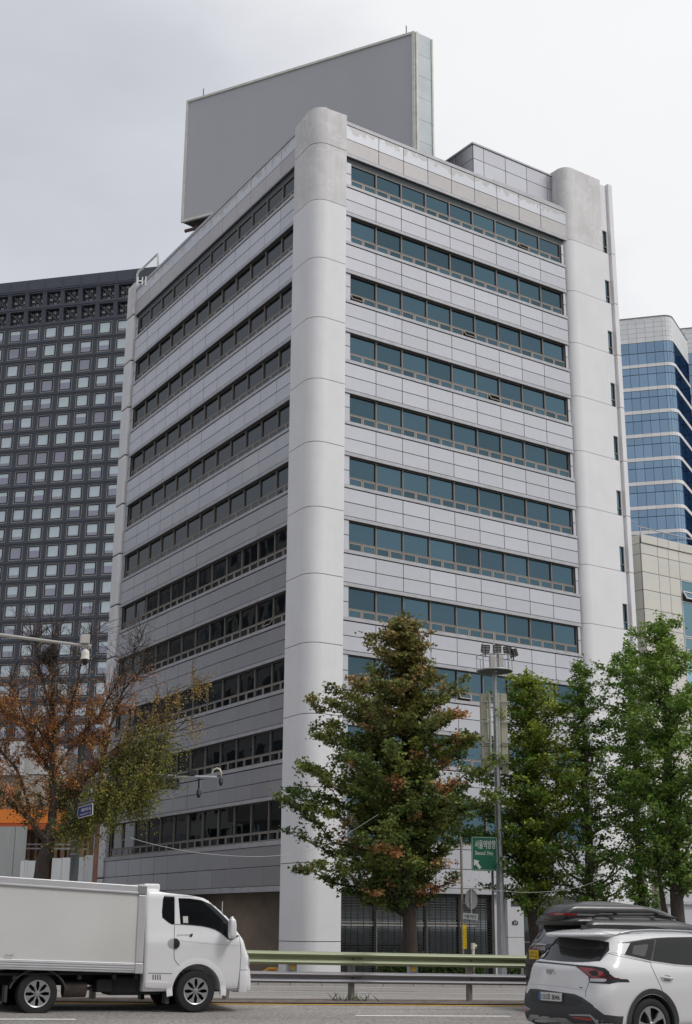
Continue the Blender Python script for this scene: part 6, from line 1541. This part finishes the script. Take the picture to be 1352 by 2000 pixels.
# side glazing
patch('side_window', A4([(452, 462), (640, 425), (815, 405), (1000, 392), (1352, 385), (1700, 384), (2100, 400), (2450, 480), (2700, 640), (2650, 850), (2000, 845), (1352, 790), (1100, 770), (740, 718), (370, 630)]), sb, m_vglass, suv, .003, 8, vf=sv, mirror=True)
patch('window_frame', A4([(808, 408), (830, 406), (800, 560), (775, 722), (745, 718), (780, 560)]), sb, m_black, suv, .006, 5)
patch('quarter_light', A4([(500, 498), (700, 478), (712, 500), (668, 650), (640, 655), (480, 620)]), sb, mat('quarter_glass', (.03, .033, .037), .05, coat=.6), suv, .0045, 5)
patch('waistline_trim', A4([(372, 632), (740, 720), (1100, 772), (1352, 792), (2000, 848), (2000, 862), (1352, 806), (1100, 786), (740, 733), (368, 642)]), sb, m_chrome, suv, .006, 6)
patch('roof_side_trim', A4([(270, 462), (450, 440), (640, 410), (815, 388), (1000, 378), (1352, 372), (1352, 384), (1000, 391), (815, 404), (640, 424), (452, 460)]), sb, m_black, suv, .005, 6)
patch('rear_pillar_panel', A4([(268, 470), (450, 462), (365, 628), (200, 600), (136, 608)]), sb, m_sw_, suv, .006, 6)
# rear window with dark surround
patch('rear_window', A3([(485, 600), (700, 615), (1000, 640), (1200, 655), (1352, 680), (1352, 800), (1210, 955), (950, 972), (700, 962), (450, 940), (275, 905), (330, 800), (440, 660)]), sb, m_vglass, suv, .004, 8)
patch('spoiler_underside', A3([(482, 605), (700, 612), (1000, 640), (1200, 656), (1245, 690), (1280, 740), (1270, 780), (1150, 790), (850, 785), (640, 745), (540, 680)]), sb, m_black, suv, .007, 8)
patch('brake_light', A3([(600, 608), (920, 625), (900, 635), (640, 622)]), sb2, m_redl, suv, .004, 5)
patch('tailgate_trim', A3([(175, 945), (320, 958), (600, 985), (850, 1010), (1150, 1035), (1290, 1060), (1352, 1110), (1352, 1145), (1270, 1085), (1150, 1052), (850, 1028), (600, 1003), (320, 978), (170, 962)]), sb, m_black, suv, .006, 7)
patch('tail_lamp_housing', A3([(860, 1030), (1100, 1045), (1250, 1075), (1330, 1120), (1420, 1190), (1480, 1215), (1620, 1222), (1650, 1260), (1480, 1262), (1420, 1275), (1352, 1290), (1060, 1272), (1052, 1180), (980, 1120)]), sb, m_black, suv, .007, 6)
patch('tail_lamp', A3([(900, 1045), (1090, 1060), (1180, 1085), (1050, 1110), (1100, 1170), (1180, 1178), (1280, 1188), (1260, 1190), (1100, 1192), (1010, 1130)]), sb, m_redl, suv, .010, 5)
patch('tail_lamp', A3([(1160, 1090), (1260, 1110), (1300, 1170), (1180, 1170), (1200, 1130)]), sb, m_redl, suv, .010, 5)
patch('tail_lamp', A3([(1060, 1190), (1340, 1196), (1500, 1206), (1500, 1212), (1340, 1204), (1070, 1198)]), sb, m_redl, suv, .011, 5)
patch('reversing_lamp', A3([(1080, 1208), (1300, 1215), (1320, 1240), (1280, 1262), (1070, 1255)]), sb, m_clr, suv, .010, 5)
patch('tail_lamp', A3([(180, 975), (245, 985), (205, 1060), (170, 1100), (150, 1080)]), sb, m_redl, suv, .008, 5)
# bumper cladding
patch('bumper_cladding', A3([(85, 1420), (140, 1358), (300, 1365), (560, 1400), (850, 1440), (960, 1490), (1100, 1590), (1200, 1680), (1280, 1740), (1500, 1765), (1560, 1765), (1540, 1900), (1500, 2300), (60, 2250), (30, 1900), (35, 1620), (60, 1500)]), sb, m_vpl, suv, .006, 9)
patch('bumper_recess', A3([(190, 1400), (320, 1395), (560, 1420), (700, 1440), (900, 1500), (985, 1560), (900, 1590), (800, 1612), (500, 1585), (230, 1540)]), sb, mat('dark_recess', (.03, .032, .035), .6), suv, .009, 8)
patch('skid_trim', A3([(210, 1735), (330, 1745), (340, 1770), (380, 1755), (480, 1770), (500, 1790), (560, 1780), (720, 1790), (800, 1850), (900, 1900), (880, 1950), (790, 1900), (640, 1850), (560, 1830), (260, 1790), (150, 1900), (100, 1880)]), sb, m_silver, suv, .014, 8)
patch('rear_reflector', A3([(60, 1645), (130, 1652), (190, 1672), (180, 1690), (75, 1690)]), sb, m_redl, suv, .010, 5); patch('fog_trim', A3([(45, 1600), (130, 1612), (200, 1650), (195, 1672), (120, 1645), (50, 1630)]), sb, m_silver, suv, .010, 5)
patch('rear_reflector', A3([(800, 1768), (1000, 1778), (1085, 1790), (1110, 1830), (1000, 1820), (870, 1800)]), sb, m_redl, suv, .010, 5)
patch('fog_trim', A3([(760, 1735), (900, 1732), (1080, 1738), (1130, 1780), (1230, 1900), (1190, 1900), (1095, 1782), (1060, 1762), (800, 1755)]), sb, m_silver, suv, .012, 6)
patch('fuel_flap', A3([(912, 1335), (950, 1338), (970, 1350), (950, 1352), (915, 1345)]), sb, m_seam, suv, .003, 4)
seam('tailgate_seam', A3([(1056, 1275), (1020, 1360), (1008, 1420), (1005, 1480)]), sb, suv, .9); seam('body_seam', A4([(136, 610), (250, 640), (400, 672), (750, 745)]), sb, suv, .8)
seam('door_seam', A4([(755, 725), (755, 790), (790, 860), (850, 990), (905, 1110), (930, 1190)]), sb, suv, 1.0); seam('tailgate_seam', A4([(136, 610), (60, 680), (0, 730)]), sb, suv, .8)
seam('tailgate_crease_shade', A3([(80, 1275), (300, 1292), (700, 1335), (1010, 1385)]), sb, suv, .7, mat('soft_crease_shade', (.50, .50, .51), .5)); seam('roof_seam', A4([(0, 290), (150, 325), (250, 352)]), sb2, suv, .7)  # grey line paints the soft shade along the tailgate crease
arch_trim(sv, 0, .355, .395, .475, sb, suv); arch_trim(sv, 2.755, .355, .395, .475, sb, suv)
for x in (0, 2.755):
    MB().box(x-.42, x+.42, -.52, .52, .2, .8, 0, T=sv.T()).build('wheel_well', m_arch, suv)
    for sgn in (-1, 1): wheel(sv, x, sgn*.80, .355, .225, suv, 'alloy', sgn, .245, 5)
# handles, antenna, roof rail, emblem, plate
hc = sv.inv @ sb.ray_cast(CAM, ray(1170+985/7.43, 1780+970/7.43).normalized())[0]
MB().tube([sv.w(hc.x-.11, hc.y+.005, hc.z+.012), sv.w(hc.x-.07, hc.y-.035, hc.z+.014), sv.w(hc.x+.07, hc.y-.035, hc.z-.002), sv.w(hc.x+.12, hc.y+.005, hc.z-.006)], [.008, .014, .014, .008], 8).build('door_handle', m_sw_, suv, smooth=True)
patch('handle_recess_shade', A4([(960, 925), (1020, 930), (1060, 960), (1020, 1010), (950, 1000), (930, 960)]), sb, mat('handle_recess_shade', (.25, .25, .26), .5), suv, .002, 4)  # grey patch paints the shade in the hollow behind the handle
an = sv.inv @ sb2.ray_cast(CAM, ray(1171, 1816).normalized())[0]
b = MB(); pts = [(-.07, 0), (.09, 0), (.02, .045), (-.055, .075)]
b.v = [tuple(sv.w(an.x+x, w_*(1-z*9) if z < .08 else 0, an.z+z)) for w_ in (-.028, .028) for x, z in pts]; b.f = [(0, 1, 2, 3), (7, 6, 5, 4), (0, 4, 5, 1), (1, 5, 6, 2), (2, 6, 7, 3), (3, 7, 4, 0)]; b.m = [0]*6; b.build('shark_fin', m_black, suv)
rl_ = []
for px, py in ((1204, 1827), (1215, 1822), (1235, 1818.5), (1270, 1817), (1310, 1818), (1352, 1820), (1400, 1823)):
    h_ = sb2.ray_cast(CAM, ray(px, py+3).normalized()); p = sv.pl(px, py, 'y', -.60); rl_.append(sv.w(*p))
for s_ in (-1, 1): MB().tube([p if s_ < 0 else sv.w((sv.inv @ p).x, .60, (sv.inv @ p).z) for p in rl_], [.012]+[.018]*5+[.012], 8).build('roof_rail', m_silver, suv, smooth=True)
def flat_on(px, py, bvh, vf, lift):
    r_ = ray(px, py).normalized(); loc, nrm, _, _ = bvh.ray_cast(CAM, r_)
    if loc is None:
        loc, nrm, _, _ = bvh.find_nearest(CAM+r_*(vf.P-CAM).length)
        for _i in range(4): loc, nrm, _, _ = bvh.find_nearest(CAM+r_*(loc-CAM).dot(r_))
    return loc+nrm*lift, nrm
def strokes(name, lines, M, w, m, parent):
    b = MB()
    for ln in lines:
        for (x0, y0), (x1, y1) in zip(ln, ln[1:]):
            d = Vector((x1-x0, y1-y0, 0)); n = Vector((-d.y, d.x, 0)).normalized()*w/2; e_ = d.normalized()*w*.3; a = Vector((x0, y0, 0))-e_; c = Vector((x1, y1, 0))+e_
            vs = [a-n, c-n, c+n, a+n]; b.add([M @ v for v in vs]+[M @ (v+Vector((0, 0, .004))) for v in vs], [(4, 5, 6, 7), (0, 4, 7, 3), (0, 1, 5, 4), (1, 2, 6, 5), (2, 3, 7, 6)])
    return b.build(name, m, parent)
KIA = [[(0, -.5), (0, .5), (.0, .1), (.7, .5)], [(.25, .15), (.7, -.5)], [(.7, -.5), (1.25, .5), (1.25, -.5)], [(1.25, -.5), (1.9, .5), (2.5, -.5)]]
def emblem(px, py, bvh, vf, size, m, parent):
    p, n = flat_on(px, py, bvh, vf, .006); r_ = -(vf.y)  # reading direction seen from behind
    n = (n-vf.y*n.dot(vf.y)*.5).normalized(); M = frame_mat(p, r_-n*r_.dot(n), Vector((0, 0, 1))-n*n.z)
    strokes('emblem', [[((x-1.25)*size, y*size*.8) for x, y in ln] for ln in KIA], M, size*.16, m, parent)
emblem(1010+500/7.51, 1750+1108/7.51, sb, sv, .075, m_silver, suv)
p, n = flat_on(1010+518/7.51, 1750+1480/7.51, sb, sv, .03); n = -sv.x; M = frame_mat(p+n*.015, -sv.y, Vector((0, 0, 1)))
pw, phh = .50, .112
pl_ = slab('number_plate', rounded(pw, phh, .012), M, -.02, 0, mat('plate_white', (.60, .62, .58), .4), suv); slab('plate_band', [(-pw/2, -phh/2), (-pw/2+.045, -phh/2), (-pw/2+.045, phh/2), (-pw/2, phh/2)], M, .001, .002, mat('plate_blue', (.03, .14, .35), .4), suv)
text_on('plate_lettering', '133호 8046', sub(M, .02, 0, .003), .40, .075, m_black, suv, bold=.01)
text_on('model_badge', 'SPORTAGE', frame_mat(flat_on(1010+160/7.51, 1750+1247/7.51, sb, sv, .004)[0], -sv.y-sv.x*.15, Vector((0, 0, 1))), .14, .017, m_silver, suv)

# ---- black people carrier with roof box, behind the crossover
CD = 25.0; CAZ = -34.9+20.5; pr_ = at(1021, 1900, CD); cz0 = gz(pr_.x, pr_.y)-.12
cv0 = VF((pr_.x, pr_.y, cz0), CAZ); org = cv0.w(1.02, -.95, 0); cv = VF(org, CAZ)
van = empty('black_people_carrier', cv.P, rz=D2R(CAZ), label='black people carrier half hidden behind the white crossover, yellow number plate', cat='car')
m_bk = car_paint('carrier_black', (0.008, 0.008, 0.010), coat=.25)
H = 1.72
vb = contour_body(cv, [(.22, -.9, 4.0, .9, .2, .3, 0, .05), (.32, -.99, 4.05, .95, .2, .3, .03, .08), (.5, -1.02, 4.08, .98, .22, .3, .04, .1), (.8, -1.02, 4.05, .99, .2, .35, .04, .1), (.95, -1.0, 3.95, .985, .2, .35, .04, .1), (1.05, -.99, 3.6, .97, .2, .35, .04, .1), (1.12, -.97, 3.25, .95, .2, .3, .04, .12), (1.25, -.90, 2.75, .91, .18, .3, .04, .12), (1.4, -.80, 2.25, .87, .18, .3, .04, .12), (1.55, -.70, 1.8, .82, .18, .3, .04, .12), (1.64, -.62, 1.4, .76, .18, .3, .03, .1), (1.69, -.5, 1.1, .66, .18, .3, .02, .1)]).build('body', m_bk, van, ang=40)
vbv = bvh_of(vb)
contour_body(cv, [(1.56, -.86, .1, .72, .12, .1, .03, 0), (1.62, -.88, .2, .74, .12, .1, .03, 0), (1.66, -.84, .3, .72, .12, .1, .03, 0)]).build('spoiler', m_bk, van, ang=40)
patch('rear_window', A3([(270, 480), (500, 490), (700, 500), (830, 520), (830, 640), (700, 700), (430, 705), (120, 690), (180, 600)]), vbv, mat('light_tinted_glass', (.04, .045, .05), .05, spec=.9), van, .004, 7)
patch('window_lip', A3([(115, 688), (430, 706), (430, 722), (110, 705)]), vbv, m_chrome, van, .006, 6)
patch('light_bar', A3([(75, 722), (420, 740), (420, 800), (260, 800), (75, 782)]), vbv, mat('dark_red_lens', (.07, .008, .012), .15, coat=1), van, .006, 6)
emblem(1010+325/7.51, 1750+770/7.51, vbv, cv, .062, m_chrome, van)
p, n = flat_on(1010+270/7.51, 1750+862/7.51, vbv, cv, .02); M = frame_mat(p-cv.x*.02, -cv.y, Vector((0, 0, 1))); sl_ = slab('number_plate', rounded(.34, .155, .012), M, -.02, 0, mat('plate_yellow', (.62, .40, .01), .4), van); text_on('plate_lettering', '서울 72\n바 4138', sub(M, 0, 0, .003), .27, .11, m_black, van)
patch('lower_trim', A3([(50, 1180), (100, 1190), (90, 1250), (75, 1340), (45, 1280)]), vbv, m_vpl, van, .008, 5)
patch('tail_lamp', A3([(60, 790), (100, 800), (100, 900), (60, 880)]), vbv, MATS['dark_red_lens'], van, .01, 5)
patch('side_window', [(1140, 1806), (1180, 1806), (1230, 1807), (1280, 1810), (1310, 1816), (1340, 1832), (1300, 1840), (1180, 1846), (1130, 1846)], vbv, m_vglass, van, .004, 8, vf=cv, mirror=True)
for x in (.0, 3.09):
    for sgn in (-1, 1): wheel(cv, x, sgn*.88, .36, .23, van, 'alloy', sgn, .24, 10)
for s_ in (-1, 1): MB().tube([cv.w(-.45, s_*.66, 1.70), cv.w(-.3, s_*.68, 1.745), cv.w(.9, s_*.68, 1.755), cv.w(1.3, s_*.66, 1.69)], .02, 8).build('roof_rail', m_black, van, smooth=True)
for x in (.0, .85): MB().box(x-.03, x+.03, -.72, .72, 1.755, 1.785, 0, T=cv.T()).build('crossbar', m_black, van)
# roof box (a thing of its own, carried on the bars)
qa = cv.pl(1082, 1795, 'y', -.1); qb = cv.pl(1316, 1806, 'y', -.1); zb0 = cv.pl(1120, 1803, 'y', -.4).z; zt1 = cv.pl(1150, 1767, 'y', .1).z+.03
rb0 = cv.w((qa.x+qb.x)/2, 0, zb0); rbx = empty('roof_box', rb0, rz=D2R(CAZ), label='glossy black roof box with a red rear strip on the people carrier', cat='roof box')
m_rb = car_paint('roof_box_black', (0.022, 0.022, 0.026), coat=.4); hgt = zt1-zb0; x0, x1 = qa.x, qb.x
rb = contour_body(cv, [(zb0, x0+.12, x1-.08, .34, .12, .2, .02, .02), (zb0+hgt*.12, x0+.04, x1-.03, .40, .14, .25, .03, .05), (zb0+hgt*.35, x0, x1-.08, .42, .16, .28, .03, .06), (zb0+hgt*.55, x0+.02, x1-.22, .42, .16, .3, .03, .08), (zb0+hgt*.75, x0+.10, x1-.45, .40, .16, .3, .03, .08), (zb0+hgt*.90, x0+.22, x1-.75, .35, .15, .3, .02, .06), (zb0+hgt*.98, x0+.42, x1-1.05, .26, .12, .2, .02, .04)]).build('shell', m_rb, rbx, ang=40)
rbb = bvh_of(rb)
patch('red_strip', [(1073, 1783), (1128, 1784.5), (1127, 1788), (1073, 1786.5)], rbb, m_redl, rbx, .004, 4)
patch('silver_strip', [(1127.5, 1784.5), (1200, 1786.5), (1278, 1789), (1279, 1792), (1200, 1789.5), (1127, 1788)], rbb, m_silver, rbx, .004, 5)
